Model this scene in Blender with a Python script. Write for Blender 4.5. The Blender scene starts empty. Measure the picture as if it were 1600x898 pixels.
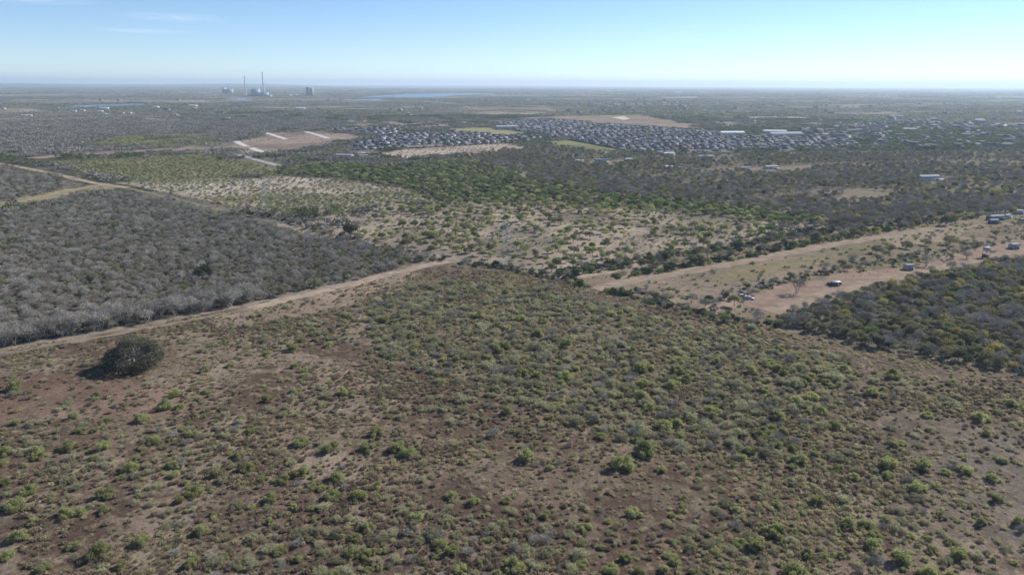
import bpy, math, random
import numpy as np

random.seed(7)
RNG = np.random.default_rng(7)
SC = bpy.context.scene
COL = SC.collection
rad = math.radians

# ------------------------------------------------------------------ camera
W0, H0, FPX = 1600.0, 898.0, 1101.0          # layout was measured in a 1600x898 frame
CAM_H = 110.0
PITCH, ROLL = rad(16.10), rad(0.25)
_f = np.array([0.0, math.cos(PITCH), -math.sin(PITCH)])
_r0 = np.array([1.0, 0.0, 0.0])
_u0 = np.cross(_r0, _f)
_r = math.cos(ROLL) * _r0 + math.sin(ROLL) * _u0
_u = -math.sin(ROLL) * _r0 + math.cos(ROLL) * _u0
cam_data = bpy.data.cameras.new('camera')
cam = bpy.data.objects.new('camera', cam_data)
COL.objects.link(cam)
from mathutils import Matrix, Vector
cam.matrix_world = Matrix(((_r[0], _u[0], -_f[0], 0), (_r[1], _u[1], -_f[1], 0), (_r[2], _u[2], -_f[2], CAM_H), (0, 0, 0, 1)))
cam_data.sensor_width = 36.0
cam_data.lens = 36.0 * FPX / W0
cam_data.clip_start = 1.0
cam_data.clip_end = 200000.0
SC.camera = cam

# ------------------------------------------------------------------ sky, sun, exposure
SUN_AZ, SUN_EL = rad(55.0), rad(34.0)         # azimuth measured from +Y (view direction) towards +X
world = bpy.data.worlds.new('World')
SC.world = world
world.use_nodes = True
wn = world.node_tree
bg = wn.nodes['Background']
sky = wn.nodes.new('ShaderNodeTexSky')
sky.sky_type = 'NISHITA'
sky.sun_disc = False
sky.sun_elevation = SUN_EL
sky.sun_rotation = SUN_AZ
sky.altitude = 250.0
sky.air_density = 0.7
sky.dust_density = 0.0
sky.ozone_density = 4.3
wn.links.new(sky.outputs['Color'], bg.inputs['Color'])
bg.inputs['Strength'].default_value = 0.107
sun_data = bpy.data.lights.new('sun', 'SUN')
sun_data.energy = 5.0
sun_data.angle = rad(0.53)
sun_data.color = (1.0, 0.955, 0.89)
sun = bpy.data.objects.new('sun', sun_data)
COL.objects.link(sun)
_sd = Vector((math.sin(SUN_AZ) * math.cos(SUN_EL), math.cos(SUN_AZ) * math.cos(SUN_EL), math.sin(SUN_EL)))
sun.rotation_euler = _sd.to_track_quat('Z', 'Y').to_euler()
sun.location = (0, 0, 400)
vs = SC.view_settings
vs.view_transform = 'Standard'
vs.look = 'None'
vs.gamma = 1.0
vs.exposure = 0.43
vs.use_curve_mapping = False
SC.render.engine = 'CYCLES'
cy = SC.cycles
cy.max_bounces = 5
cy.diffuse_bounces = 3
cy.glossy_bounces = 2
cy.transmission_bounces = 3
cy.transparent_max_bounces = 8
cy.volume_bounces = 1
cy.use_denoising = True
HAZE_DENSITY = 6.2e-5
HAZE_COLOR = (0.68, 0.84, 1.0, 1)

# ------------------------------------------------------------------ terrain height and pixel <-> ground
def height(x, y):
    x = np.asarray(x, float); y = np.asarray(y, float)
    d = np.hypot(x, y)
    near = 0.9 * np.sin(x / 71 + 1.3) * np.cos(y / 93 + .4) + 0.5 * np.sin((x + y) / 47)
    h = near * np.clip(1 - d / 2500, 0, 1)
    far = 14 * np.sin(x / 3900 + 2) * np.sin(y / 5200 + 1) * np.clip((d - 17000) / 9000, 0, 1)
    a = np.arctan2(x, y)
    ridge = 78 * np.exp(-((a + 0.36) / 0.11) ** 2) * np.exp(-((d - 24000) / 6000) ** 2)
    ridge += 60 * np.exp(-((a + 0.62) / 0.12) ** 2) * np.exp(-((d - 25000) / 7000) ** 2)
    return h + far + ridge

def ground(px, py):
    """ground point seen at a pixel of the 1600x898 layout frame"""
    px = np.atleast_1d(np.asarray(px, float)); py = np.atleast_1d(np.asarray(py, float))
    d = _f[None] + ((px - W0 / 2) / FPX)[:, None] * _r[None] + ((H0 / 2 - py) / FPX)[:, None] * _u[None]
    dz = np.minimum(d[:, 2], -0.0018)
    z = np.zeros(len(px))
    for _ in range(3):
        t = (z - CAM_H) / dz
        x, y = d[:, 0] * t, d[:, 1] * t
        z = height(x, y)
    return np.stack([x, y, z], 1)

def depth_of(p):
    return (p - np.array([0, 0, CAM_H])) @ _f

def pixel(x, y, z=None):
    if z is None: z = height(x, y)
    p = np.stack([x, y, z - CAM_H], -1)
    dd = p @ _f
    return W0 / 2 + FPX * (p @ _r) / dd, H0 / 2 - FPX * (p @ _u) / dd

def poly(pts):
    a = np.array(pts, float)
    return ground(a[:, 0], a[:, 1])[:, :2]

def inside(pg, x, y):
    x = np.asarray(x); y = np.asarray(y)
    r = np.zeros(x.shape, bool)
    n = len(pg)
    for i in range(n):
        x0, y0 = pg[i]; x1, y1 = pg[(i + 1) % n]
        c = ((y0 > y) != (y1 > y))
        with np.errstate(divide='ignore', invalid='ignore'):
            xi = (x1 - x0) * (y - y0) / (y1 - y0) + x0
        r ^= c & (x < xi)
    return r

# value noise
_perm = RNG.random((256, 256))
def vnoise(x, y):
    xi = np.floor(x).astype(int); yi = np.floor(y).astype(int)
    fx = x - xi; fy = y - yi
    fx = fx * fx * (3 - 2 * fx); fy = fy * fy * (3 - 2 * fy)
    g = lambda a, b: _perm[a & 255, b & 255]
    return (g(xi, yi) * (1 - fx) + g(xi + 1, yi) * fx) * (1 - fy) + (g(xi, yi + 1) * (1 - fx) + g(xi + 1, yi + 1) * fx) * fy
def fbm(x, y, o=4):
    s = 0; a = .5
    for k in range(o):
        s = s + a * vnoise(x * 2 ** k + 17 * k, y * 2 ** k + 31 * k); a *= .5
    return s / (1 - .5 ** o)

# ------------------------------------------------------------------ materials
def new_mat(name):
    m = bpy.data.materials.new(name); m.use_nodes = True
    nt = m.node_tree; nt.nodes.clear()
    out = nt.nodes.new('ShaderNodeOutputMaterial')
    return m, nt, out
def N(nt, typ, **kw):
    n = nt.nodes.new(typ)
    for k, v in kw.items(): setattr(n, k, v)
    return n
def mixc(nt, fac, a, b, blend='MIX'):
    n = nt.nodes.new('ShaderNodeMix'); n.data_type = 'RGBA'; n.blend_type = blend
    for s, v in ((n.inputs[0], fac), (n.inputs[6], a), (n.inputs[7], b)):
        if isinstance(v, bpy.types.NodeSocket): nt.links.new(v, s)
        else: s.default_value = v if not isinstance(v, tuple) or len(v) == 4 else (*v, 1)
    return n.outputs[2]
def mathn(nt, op, a, b=0.0, clamp=False):
    n = nt.nodes.new('ShaderNodeMath'); n.operation = op; n.use_clamp = clamp
    for s, v in ((n.inputs[0], a), (n.inputs[1], b)):
        if isinstance(v, bpy.types.NodeSocket): nt.links.new(v, s)
        else: s.default_value = v
    return n.outputs[0]
def noise(nt, vec, scale, detail=3.0, rough=.55):
    n = nt.nodes.new('ShaderNodeTexNoise'); n.inputs['Scale'].default_value = scale
    n.inputs['Detail'].default_value = detail; n.inputs['Roughness'].default_value = rough
    nt.links.new(vec, n.inputs['Vector'])
    return n.outputs['Fac']
def maprange(nt, v, a, b, c, d):
    n = nt.nodes.new('ShaderNodeMapRange')
    nt.links.new(v, n.inputs[0])
    for i, k in enumerate((a, b, c, d)): n.inputs[i + 1].default_value = k
    return n.outputs[0]
def rgbval(nt, col, v):
    """colour times scalar socket"""
    n = nt.nodes.new('ShaderNodeVectorMath'); n.operation = 'SCALE'
    nt.links.new(col, n.inputs[0])
    if isinstance(v, bpy.types.NodeSocket): nt.links.new(v, n.inputs['Scale'])
    else: n.inputs['Scale'].default_value = v
    return n.outputs[0]

def leaf_mat(name, c1, c2, trans=.3, var=.3):
    m, nt, out = new_mat(name)
    at = N(nt, 'ShaderNodeAttribute', attribute_name='tint')
    c = mixc(nt, at.outputs['Fac'], c1, c2)
    oi = N(nt, 'ShaderNodeObjectInfo')
    c = rgbval(nt, c, maprange(nt, oi.outputs['Random'], 0, 1, 1 - var, 1 + var))
    df = N(nt, 'ShaderNodeBsdfDiffuse'); tr = N(nt, 'ShaderNodeBsdfTranslucent')
    nt.links.new(c, df.inputs[0]); nt.links.new(c, tr.inputs[0])
    if trans <= 0:
        nt.links.new(df.outputs[0], out.inputs[0]); return m
    mx = N(nt, 'ShaderNodeMixShader'); mx.inputs[0].default_value = trans
    nt.links.new(df.outputs[0], mx.inputs[1]); nt.links.new(tr.outputs[0], mx.inputs[2])
    nt.links.new(mx.outputs[0], out.inputs[0])
    return m

def plain_mat(name, c, rough=.7, metal=0.0, var=.0, grime=.15, gscale=1.5, spec=.3):
    m, nt, out = new_mat(name)
    b = N(nt, 'ShaderNodeBsdfPrincipled')
    tc = N(nt, 'ShaderNodeTexCoord')
    col = N(nt, 'ShaderNodeRGB'); col.outputs[0].default_value = (*c, 1)
    f = maprange(nt, noise(nt, tc.outputs['Object'], gscale, 4), .25, .75, 1 - grime, 1 + grime)
    cc = rgbval(nt, col.outputs[0], f)
    if var:
        oi = N(nt, 'ShaderNodeObjectInfo')
        cc = rgbval(nt, cc, maprange(nt, oi.outputs['Random'], 0, 1, 1 - var, 1 + var))
    nt.links.new(cc, b.inputs['Base Color'])
    b.inputs['Roughness'].default_value = rough; b.inputs['Metallic'].default_value = metal
    b.inputs['Specular IOR Level'].default_value = spec
    nt.links.new(b.outputs[0], out.inputs[0])
    return m

def soil_mat(name, c, scale=1.0, contrast=.3, tint=(.30, .25, .20), tintamt=.4):
    m, nt, out = new_mat(name)
    g = N(nt, 'ShaderNodeNewGeometry')
    p = g.outputs['Position']
    n1 = noise(nt, p, .12 * scale, 5, .65); n2 = noise(nt, p, 1.3 * scale, 4, .7)
    col = N(nt, 'ShaderNodeRGB'); col.outputs[0].default_value = (*c, 1)
    cc = mixc(nt, maprange(nt, n1, .42, .68, 0, tintamt), col.outputs[0], tint)
    cc = rgbval(nt, cc, maprange(nt, n2, .25, .75, 1 - contrast, 1 + contrast))
    b = N(nt, 'ShaderNodeBsdfDiffuse'); nt.links.new(cc, b.inputs[0])
    bp = N(nt, 'ShaderNodeBump'); bp.inputs['Strength'].default_value = .5; bp.inputs['Distance'].default_value = .12
    nt.links.new(n2, bp.inputs['Height']); nt.links.new(bp.outputs[0], b.inputs['Normal'])
    nt.links.new(b.outputs[0], out.inputs[0])
    return m

def ground_mat():
    m, nt, out = new_mat('ground_cover')
    g = N(nt, 'ShaderNodeNewGeometry'); p = g.outputs['Position']
    at = N(nt, 'ShaderNodeAttribute', attribute_name='soil')
    cov = N(nt, 'ShaderNodeAttribute', attribute_name='litter')
    fine = noise(nt, p, 1.1, 5, .72)
    mid = noise(nt, p, .22, 4, .62)
    big = noise(nt, p, .035, 4, .6)
    # dry straw-coloured grass, dark brown litter and low grey-green weeds over the bare soil
    straw = mixc(nt, mathn(nt, 'MULTIPLY', maprange(nt, mid, .50, .66, 0, .8), cov.outputs['Fac']), at.outputs['Color'], (.265, .21, .148))
    litter = mixc(nt, mathn(nt, 'MULTIPLY', maprange(nt, noise(nt, p, .16, 5, .7), .50, .62, 0, .8), cov.outputs['Fac']), straw, (.085, .063, .05))
    weed = mixc(nt, mathn(nt, 'MULTIPLY', maprange(nt, noise(nt, p, .45, 4, .7), .52, .66, 0, .65), cov.outputs['Fac']), litter, (.15, .142, .085))
    weed = mixc(nt, mathn(nt, 'MULTIPLY', maprange(nt, noise(nt, p, .62, 5, .75), .60, .68, 0, .75), cov.outputs['Fac']), weed, (.30, .245, .185))
    c = rgbval(nt, weed, maprange(nt, fine, .28, .72, .6, 1.4))
    c = rgbval(nt, c, maprange(nt, noise(nt, p, 4.3, 2, .6), .3, .7, .7, 1.3))
    c = rgbval(nt, c, maprange(nt, big, .3, .7, .84, 1.16))
    b = N(nt, 'ShaderNodeBsdfDiffuse'); nt.links.new(c, b.inputs[0])
    bp = N(nt, 'ShaderNodeBump'); bp.inputs['Strength'].default_value = .8; bp.inputs['Distance'].default_value = .35
    hh = mathn(nt, 'ADD', fine, mid)
    nt.links.new(hh, bp.inputs['Height']); nt.links.new(bp.outputs[0], b.inputs['Normal'])
    nt.links.new(b.outputs[0], out.inputs[0])
    return m

M = {}
M['green'] = leaf_mat('mesquite_green', (.26, .285, .115), (.45, .46, .21), .54, .22)
M['olive'] = leaf_mat('olive_leaf', (.30, .30, .155), (.48, .465, .275), .5)
M['olivetree'] = leaf_mat('olive_tree_leaf', (.17, .168, .09), (.285, .272, .155), .44)
M['deep'] = leaf_mat('deep_green_leaf', (.10, .15, .052), (.20, .26, .095), .46)
M['greybrush'] = leaf_mat('grey_olive_brush', (.175, .165, .13), (.29, .275, .225), .3)
M['dark'] = leaf_mat('dark_evergreen_leaf', (.05, .065, .038), (.105, .125, .07), .3)
M['oak'] = leaf_mat('live_oak_leaf', (.052, .054, .036), (.17, .17, .118), .22, .05)
M['yellow'] = leaf_mat('yellowing_leaf', (.27, .245, .075), (.42, .36, .13), .45)
M['twig'] = leaf_mat('grey_twig', (.25, .235, .205), (.43, .405, .36), 0, .22)
M['twig_dark'] = leaf_mat('brown_twig', (.185, .165, .132), (.31, .282, .23), 0, .22)
M['bark'] = leaf_mat('grey_bark', (.20, .175, .155), (.36, .33, .30), 0, .15)
M['straw'] = leaf_mat('dry_straw', (.30, .245, .165), (.48, .395, .275), .42)
M['weed'] = leaf_mat('weed_green', (.30, .29, .155), (.47, .445, .26), .48)
M['brownweed'] = leaf_mat('dead_brown_weed', (.21, .163, .12), (.36, .285, .21), .38)

# ------------------------------------------------------------------ mesh helpers
class MB:
    def __init__(s):
        s.v = []; s.f3 = []; s.f4 = []; s.m3 = []; s.m4 = []; s.t = []; s.n = 0
    def add(s, v, f, mat=0, tint=None):
        v = np.asarray(v, float); f = np.asarray(f, int) + s.n
        s.v.append(v)
        s.t.append(np.full(len(v), .5) if tint is None else np.broadcast_to(tint, (len(v),)).astype(float))
        if f.shape[1] == 3: s.f3.append(f); s.m3.append(np.full(len(f), mat))
        else: s.f4.append(f); s.m4.append(np.full(len(f), mat))
        s.n += len(v)
        return s
    def box(s, c, size, rz=0.0, mat=0):
        x, y, z = [k / 2 for k in size]
        v = np.array([[sx * x, sy * y, sz * z] for sz in (-1, 1) for sx, sy in ((-1, -1), (1, -1), (1, 1), (-1, 1))])
        ca, sa = math.cos(rz), math.sin(rz)
        v = v @ np.array([[ca, sa, 0], [-sa, ca, 0], [0, 0, 1]]) + np.array(c)
        return s.add(v, [[0, 3, 2, 1], [4, 5, 6, 7], [0, 1, 5, 4], [1, 2, 6, 5], [2, 3, 7, 6], [3, 0, 4, 7]], mat)
    def tube(s, p, r, sides=5, mat=0, tint=.5, cap=True):
        p = np.asarray(p, float); r = np.broadcast_to(r, (len(p),))
        vs_ = []
        for i in range(len(p)):
            d = p[min(i + 1, len(p) - 1)] - p[max(i - 1, 0)]
            d = d / (np.linalg.norm(d) + 1e-9)
            a = np.cross(d, [0.31, 0.95, 0.05]); a /= np.linalg.norm(a) + 1e-9
            b = np.cross(d, a)
            for k in range(sides):
                t = 2 * math.pi * k / sides
                vs_.append(p[i] + r[i] * (math.cos(t) * a + math.sin(t) * b))
        f = []
        for i in range(len(p) - 1):
            for k in range(sides):
                k2 = (k + 1) % sides
                f.append([i * sides + k, i * sides + k2, (i + 1) * sides + k2, (i + 1) * sides + k])
        return s.add(vs_, f, mat, tint)
    def strut(s, a, b, w, mat=0):
        a = np.array(a, float); b = np.array(b, float)
        return s.tube([a, b], w / 2 * 1.2, 4, mat)
    def mesh(s, name, mats, smooth=False):
        me = bpy.data.meshes.new(name)
        v = np.concatenate(s.v)
        f3 = np.concatenate(s.f3) if s.f3 else np.zeros((0, 3), int)
        f4 = np.concatenate(s.f4) if s.f4 else np.zeros((0, 4), int)
        n3, n4 = len(f3), len(f4)
        me.vertices.add(len(v)); me.vertices.foreach_set('co', v.astype(np.float32).ravel())
        me.loops.add(n3 * 3 + n4 * 4)
        me.loops.foreach_set('vertex_index', np.concatenate([f3.ravel(), f4.ravel()]).astype(np.int32))
        me.polygons.add(n3 + n4)
        me.polygons.foreach_set('loop_start', np.concatenate([np.arange(n3) * 3, n3 * 3 + np.arange(n4) * 4]).astype(np.int32))
        mi = np.concatenate([np.concatenate(s.m3) if s.m3 else np.zeros(0), np.concatenate(s.m4) if s.m4 else np.zeros(0)])
        me.polygons.foreach_set('material_index', mi.astype(np.int32))
        for m in mats: me.materials.append(m)
        a = me.attributes.new('tint', 'FLOAT', 'POINT'); a.data.foreach_set('value', np.concatenate(s.t).astype(np.float32))
        me.update(calc_edges=True); me.validate()
        if smooth: me.polygons.foreach_set('use_smooth', np.ones(n3 + n4, bool))
        return me

def leaves(mb, rng, c, size, tint, mat=0, up=.3, aspect=.8):
    """one small triangle per leaf spray at each point of c"""
    n = len(c)
    nrm = rng.normal(size=(n, 3)); nrm[:, 2] += up * 1.5
    nrm /= np.linalg.norm(nrm, axis=1)[:, None]
    t = np.cross(nrm, rng.normal(size=(n, 3))); t /= np.linalg.norm(t, axis=1)[:, None] + 1e-9
    b = np.cross(nrm, t)
    s = size * rng.uniform(.6, 1.4, (n, 1))
    v = np.stack([c - t * s * .6 - b * s * .5 * aspect, c + t * s * .6 - b * s * .35 * aspect, c + b * s * .75 * aspect], 1).reshape(-1, 3)
    mb.add(v, np.arange(3 * n).reshape(-1, 3), mat, np.repeat(tint, 3))

def twigs(mb, rng, a, b, w, tint, mat=0):
    """thin flat twig from each a to each b"""
    n = len(a); d = b - a
    s = np.cross(d, rng.normal(size=(n, 3))); s /= np.linalg.norm(s, axis=1)[:, None] + 1e-9
    w = np.broadcast_to(w, (n,))[:, None]
    v = np.stack([a - s * w, a + s * w, b], 1).reshape(-1, 3)
    mb.add(v, np.arange(3 * n).reshape(-1, 3), mat, np.repeat(tint, 3))

def lobes_of(rng, n, rx, rz, z0, spread=.62, lr=(.34, .55)):
    """centres and radii of the foliage lobes of a crown of half width rx and height rz above z0"""
    out = []
    for k in range(n):
        a = 2 * math.pi * (k + rng.uniform(-.3, .3)) / n * (1.62 if n > 6 else 1)
        q = math.sqrt(rng.uniform(.02, 1)) * spread
        r = rng.uniform(*lr) * rx
        z = z0 + rz * (1 - q * q * 1.15) * rng.uniform(.5, .72)
        out.append((q * rx * math.cos(a), q * rx * math.sin(a), z, r, r * rng.uniform(.65, .95) * min(1.0, rz / rx * 1.25)))
    return np.array(out)

def lobe_points(rng, L, n, shell=.55, zmin=.05):
    w = L[:, 3] ** 2; k = rng.choice(len(L), n, p=w / w.sum())
    d = rng.normal(size=(n, 3)); d /= np.linalg.norm(d, axis=1)[:, None]
    r = rng.uniform(shell, 1, (n, 1)) ** .8
    p = L[k, :3] + d * r * np.stack([L[k, 3], L[k, 3], L[k, 4]], 1)
    p[:, 2] = np.maximum(p[:, 2], zmin + .15 * rng.random(n))
    return p, k

def branch_set(rng, base, tips, r0, mb, sides=5, mat=0, bend=.2):
    for t in tips:
        m = base + (t - base) * rng.uniform(.4, .6) + rng.normal(size=3) * bend * np.linalg.norm(t - base) * .3
        mb.tube([base, m, t], [r0, r0 * .6, r0 * .18], sides, mat, rng.uniform(.2, .9))

# -- prototypes: each gives {part name: mesh}
def make_bush(i, kind):
    """leafy shrub of unit 1 m half width; kind sets foliage"""
    rng = np.random.default_rng(100 + i)
    hz = [1.15, .95, 1.35, 1.05, 1.25, .9, 1.2, 1.0][i % 8]
    nl = [7, 9, 6, 8, 5, 10, 7, 6][i % 8]
    L = lobes_of(rng, nl + 2, 1.0, hz, .05, .78, (.22, .48)); nl = len(L)
    L[:, 2] *= rng.uniform(.75, 1.2, nl)
    lm = {'green': M['green'], 'olive': M['olive'], 'deep': M['deep'], 'dark': M['dark'], 'yellow': M['yellow']}[kind]
    n = {'green': 2300, 'olive': 1000, 'deep': 1300, 'dark': 1400, 'yellow': 900}[kind]
    p, k = lobe_points(rng, L, n, .35)
    lt = rng.uniform(0, 1, nl)
    fb = MB()
    leaves(fb, rng, p, .088 if kind != 'olive' else .085, np.clip(lt[k] * .6 + rng.uniform(0, .45, n), 0, 1))
    # loose sprays outside the main outline
    q, k2 = lobe_points(rng, L * np.array([1.05, 1.05, 1.03, 1.22, 1.25]), n // 9, .85)
    leaves(fb, rng, q, .07, rng.uniform(.3, 1, len(q)))
    sb = MB()
    for j in range(6):
        t = L[rng.integers(nl), :3] + rng.normal(size=3) * .1
        branch_set(rng, np.array([0, 0, -.08]), [t], .035, sb, 4)
    nt_ = 330 if kind == 'olive' else 90
    a, _ = lobe_points(rng, L, nt_, .1); b_ = a + (a - np.array([0, 0, .1])) * rng.uniform(.1, .45, (nt_, 1)) + rng.normal(size=(nt_, 3)) * .12
    twigs(fb, rng, a, b_, .012, rng.random(nt_), 1)
    return {'foliage': fb.mesh(kind + '_shrub_foliage', [lm, M['twig']]), 'stems': sb.mesh(kind + '_shrub_stems', [M['bark']])}

def make_twig_bush(i):
    rng = np.random.default_rng(300 + i)
    sb = MB(); n = 700
    L = lobes_of(rng, 6, 1.0, 1.0, .05, .6)
    tips, _ = lobe_points(rng, L, 26, .4)
    branch_set(rng, np.array([0, 0, -.08]), tips, .03, sb, 3)
    a, _ = lobe_points(rng, L, n, .1)
    b_ = a + (a - np.array([0, 0, -.3])) * rng.uniform(.08, .35, (n, 1)) + rng.normal(size=(n, 3)) * .13
    cb = MB(); twigs(cb, rng, a, b_, .016, rng.random(n))
    return {'stems': sb.mesh('bare_shrub_stems', [M['bark']]), 'twigs': cb.mesh('bare_shrub_twigs', [M['twig']])}

def make_bare_tree(i, mat='twig'):
    """leafless mesquite about 6.5 m tall, unit metres"""
    rng = np.random.default_rng(400 + i)
    H = rng.uniform(5.6, 7.2); R = rng.uniform(2.6, 3.4)
    tb, cb = MB(), MB()
    forks = rng.integers(2, 4)
    tips1 = []
    for k in range(forks):
        a = 2 * math.pi * k / forks + rng.uniform(-.5, .5)
        q = np.array([math.cos(a) * R * .28, math.sin(a) * R * .28, H * rng.uniform(.30, .42)])
        base = np.array([math.cos(a) * .12, math.sin(a) * .12, -.3])
        tb.tube([base, q * .5 + rng.normal(size=3) * .08, q], [.17, .13, .10], 5, 0, rng.uniform(.3, .8))
        tips1.append(q)
    L = lobes_of(rng, 10, R, H * .62, H * .36, .72, (.26, .42))
    for l in L:
        q = tips1[rng.integers(len(tips1))]
        m = q + (l[:3] - q) * .5 + rng.normal(size=3) * .25
        tb.tube([q, m, l[:3]], [.085, .055, .025], 4, 0, rng.uniform(.3, .9))
        s, _ = lobe_points(rng, l[None], 7, .7)
        for t in s: tb.tube([l[:3], t], [.03, .012], 3, 0, rng.uniform(.3, 1))
    n = 1250
    a, k = lobe_points(rng, L, n, .15)
    out = a - L[k, :3]; out /= np.linalg.norm(out, axis=1)[:, None] + 1e-6
    b_ = a + out * rng.uniform(.35, .95, (n, 1)) + rng.normal(size=(n, 3)) * .22 + np.array([0, 0, .12])
    twigs(cb, rng, a, b_, rng.uniform(.018, .036, n), np.clip(rng.normal(.5, .28, n), 0, 1))
    return {'trunk': tb.mesh('bare_tree_trunk', [M['bark']]), 'crown': cb.mesh('bare_tree_crown', [M[mat]])}

def make_leafy_tree(i, leaf, dens=1.0, low=.30, H=None):
    """small broad tree with trunk, unit metres (about 6 m)"""
    rng = np.random.default_rng(600 + i)
    H = H or rng.uniform(5.2, 6.6); R = rng.uniform(2.7, 3.4)
    tb, cb = MB(), MB()
    L = lobes_of(rng, 10, R, H * (1 - low), H * low, .66, (.30, .46))
    q = np.array([rng.normal() * .2, rng.normal() * .2, H * low * 1.0])
    tb.tube([np.array([0, 0, -.3]), q * .5 + rng.normal(size=3) * .12, q], [.21, .16, .13], 6, 0, .5)
    for l in L:
        m = q + (l[:3] - q) * .5 + rng.normal(size=3) * .2
        tb.tube([q, m, l[:3]], [.09, .06, .025], 4, 0, rng.uniform(.2, .8))
    n = int(1150 * dens)
    p, k = lobe_points(rng, L, n, .35, H * low * .6)
    lt = rng.uniform(0, 1, len(L))
    leaves(cb, rng, p, .30, np.clip(lt[k] * .6 + rng.uniform(0, .45, n), 0, 1), 0)
    nt_ = int(420 * (1.35 - min(dens, 1)))
    a, k = lobe_points(rng, L, nt_, .2, H * low * .7)
    out = a - L[k, :3]; out /= np.linalg.norm(out, axis=1)[:, None] + 1e-6
    twigs(cb, rng, a, a + out * rng.uniform(.3, .9, (nt_, 1)) + rng.normal(size=(nt_, 3)) * .2, .03, rng.random(nt_), 1)
    return {'trunk': tb.mesh('leafy_tree_trunk', [M['bark']]), 'crown': cb.mesh('leafy_tree_crown', [M[leaf], M['twig']])}

def make_weed(i):
    rng = np.random.default_rng(800 + i)
    mb = MB()
    kind = i % 3
    n = [70, 60, 80][kind]
    a = np.zeros((n, 3)); r = np.sqrt(rng.random(n)) * .38; t = rng.uniform(0, 6.28, n)
    a[:, 0] = r * np.cos(t); a[:, 1] = r * np.sin(t); a[:, 2] = -.03
    b_ = a * rng.uniform(1.2, 1.8, (n, 1)); b_[:, 2] = rng.uniform(.25, .7, n) * (1 - r * .9)
    twigs(mb, rng, a, b_, .05, rng.random(n))
    if kind != 0: leaves(mb, rng, b_ * .9, .16, rng.random(n))
    return {'tuft': mb.mesh('weed_tuft', [[M['straw'], M['weed'], M['brownweed']][kind]])}

def merged(parts):
    """the parts of a prototype as one mesh (for masses and far copies)"""
    mb = MB(); mats = []
    for me in parts.values():
        off = len(mats); mats += list(me.materials)
        v = np.zeros(len(me.vertices) * 3, np.float32); me.vertices.foreach_get('co', v)
        t = np.zeros(len(me.vertices), np.float32); me.attributes['tint'].data.foreach_get('value', t)
        ls = np.zeros(len(me.polygons), np.int32); me.polygons.foreach_get('loop_total', ls)
        li = np.zeros(len(me.loops), np.int32); me.loops.foreach_get('vertex_index', li)
        mi = np.zeros(len(me.polygons), np.int32); me.polygons.foreach_get('material_index', mi)
        st = np.concatenate([[0], np.cumsum(ls)[:-1]])
        n0 = mb.n; mb.v.append(v.reshape(-1, 3)); mb.t.append(t); mb.n += len(v) // 3
        for k, fl, ml in ((3, mb.f3, mb.m3), (4, mb.f4, mb.m4)):
            s = np.where(ls == k)[0]
            if len(s):
                fl.append(li[st[s][:, None] + np.arange(k)] + n0); ml.append(mi[s] + off)
    return mb.mesh(next(iter(parts.values())).name + '_whole', mats)

def make_patch(i, mix, span=36.0, n=26, hh=(4.0, 7.0), dens=70):
    """a patch of far woodland, many small trees in one mesh"""
    rng = np.random.default_rng(900 + i)
    mb = MB(); mats = [M[k] for k in mix]
    for k in range(n):
        x, y = rng.uniform(-span / 2, span / 2, 2); h = rng.uniform(*hh); r = h * rng.uniform(.42, .62)
        L = lobes_of(rng, 4, r, h * .8, h * .12, .6, (.4, .6))
        p, _ = lobe_points(rng, L, dens, .4)
        p[:, 0] += x; p[:, 1] += y
        leaves(mb, rng, p, .95, np.clip(rng.uniform(0, .5) + rng.uniform(0, .5, dens), 0, 1), k % len(mats), .2)
    return mb.mesh('woodland_patch', mats)

BUSH = {k: [make_bush(i + s, k) for i in range(n)] for k, n, s in (('green', 8, 0), ('olive', 6, 20), ('deep', 4, 40), ('dark', 3, 60), ('yellow', 3, 80))}
TWIGB = [make_twig_bush(i) for i in range(5)]
BARE = [make_bare_tree(i) for i in range(7)]
BARED = [make_bare_tree(20 + i, 'twig_dark') for i in range(3)]
TREE = {'mesquite': [make_leafy_tree(i, 'green', .95, .34) for i in range(6)],
        'olive': [make_leafy_tree(20 + i, 'olivetree', .95, .22) for i in range(5)],
        'yellow': [make_leafy_tree(40 + i, 'yellow', .75, .22) for i in range(3)],
        'deep': [make_leafy_tree(60 + i, 'deep', 1.1, .2) for i in range(4)],
        'dark': [make_leafy_tree(80 + i, 'dark', 1.3, .16) for i in range(3)]}
WEED = [make_weed(i) for i in range(9)]

# libraries for the uncountable masses: collections that are not linked to the scene
def library(name, meshes):
    c = bpy.data.collections.new(name)
    for i, me in enumerate(meshes):
        o = bpy.data.objects.new('%s_source_%02d' % (name, i), me); c.objects.link(o)
    return c
LIB_SHRUB = library('shrub', [merged(p) for p in BUSH['green']] + [merged(p) for p in BUSH['olive']] + [merged(p) for p in TWIGB] + [merged(p) for p in BUSH['deep']] + [merged(p) for p in BUSH['dark']] + [merged(p) for p in BUSH['yellow']])
SH = {'green': range(0, 8), 'olive': range(8, 14), 'twig': range(14, 19), 'deep': range(19, 23), 'dark': range(23, 26), 'yellow': range(26, 29)}
LIB_TREE = library('tree', [merged(p) for p in BARE] + [merged(p) for p in BARED] + [merged(p) for k in ('mesquite', 'olive', 'yellow', 'deep', 'dark') for p in TREE[k]])
TR = {'bare': range(0, 7), 'bared': range(7, 10), 'mesquite': range(10, 16), 'olive': range(16, 21), 'yellow': range(21, 24), 'deep': range(24, 28), 'dark': range(28, 31)}
LIB_WEED = library('weed', [p['tuft'] for p in WEED])
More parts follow.
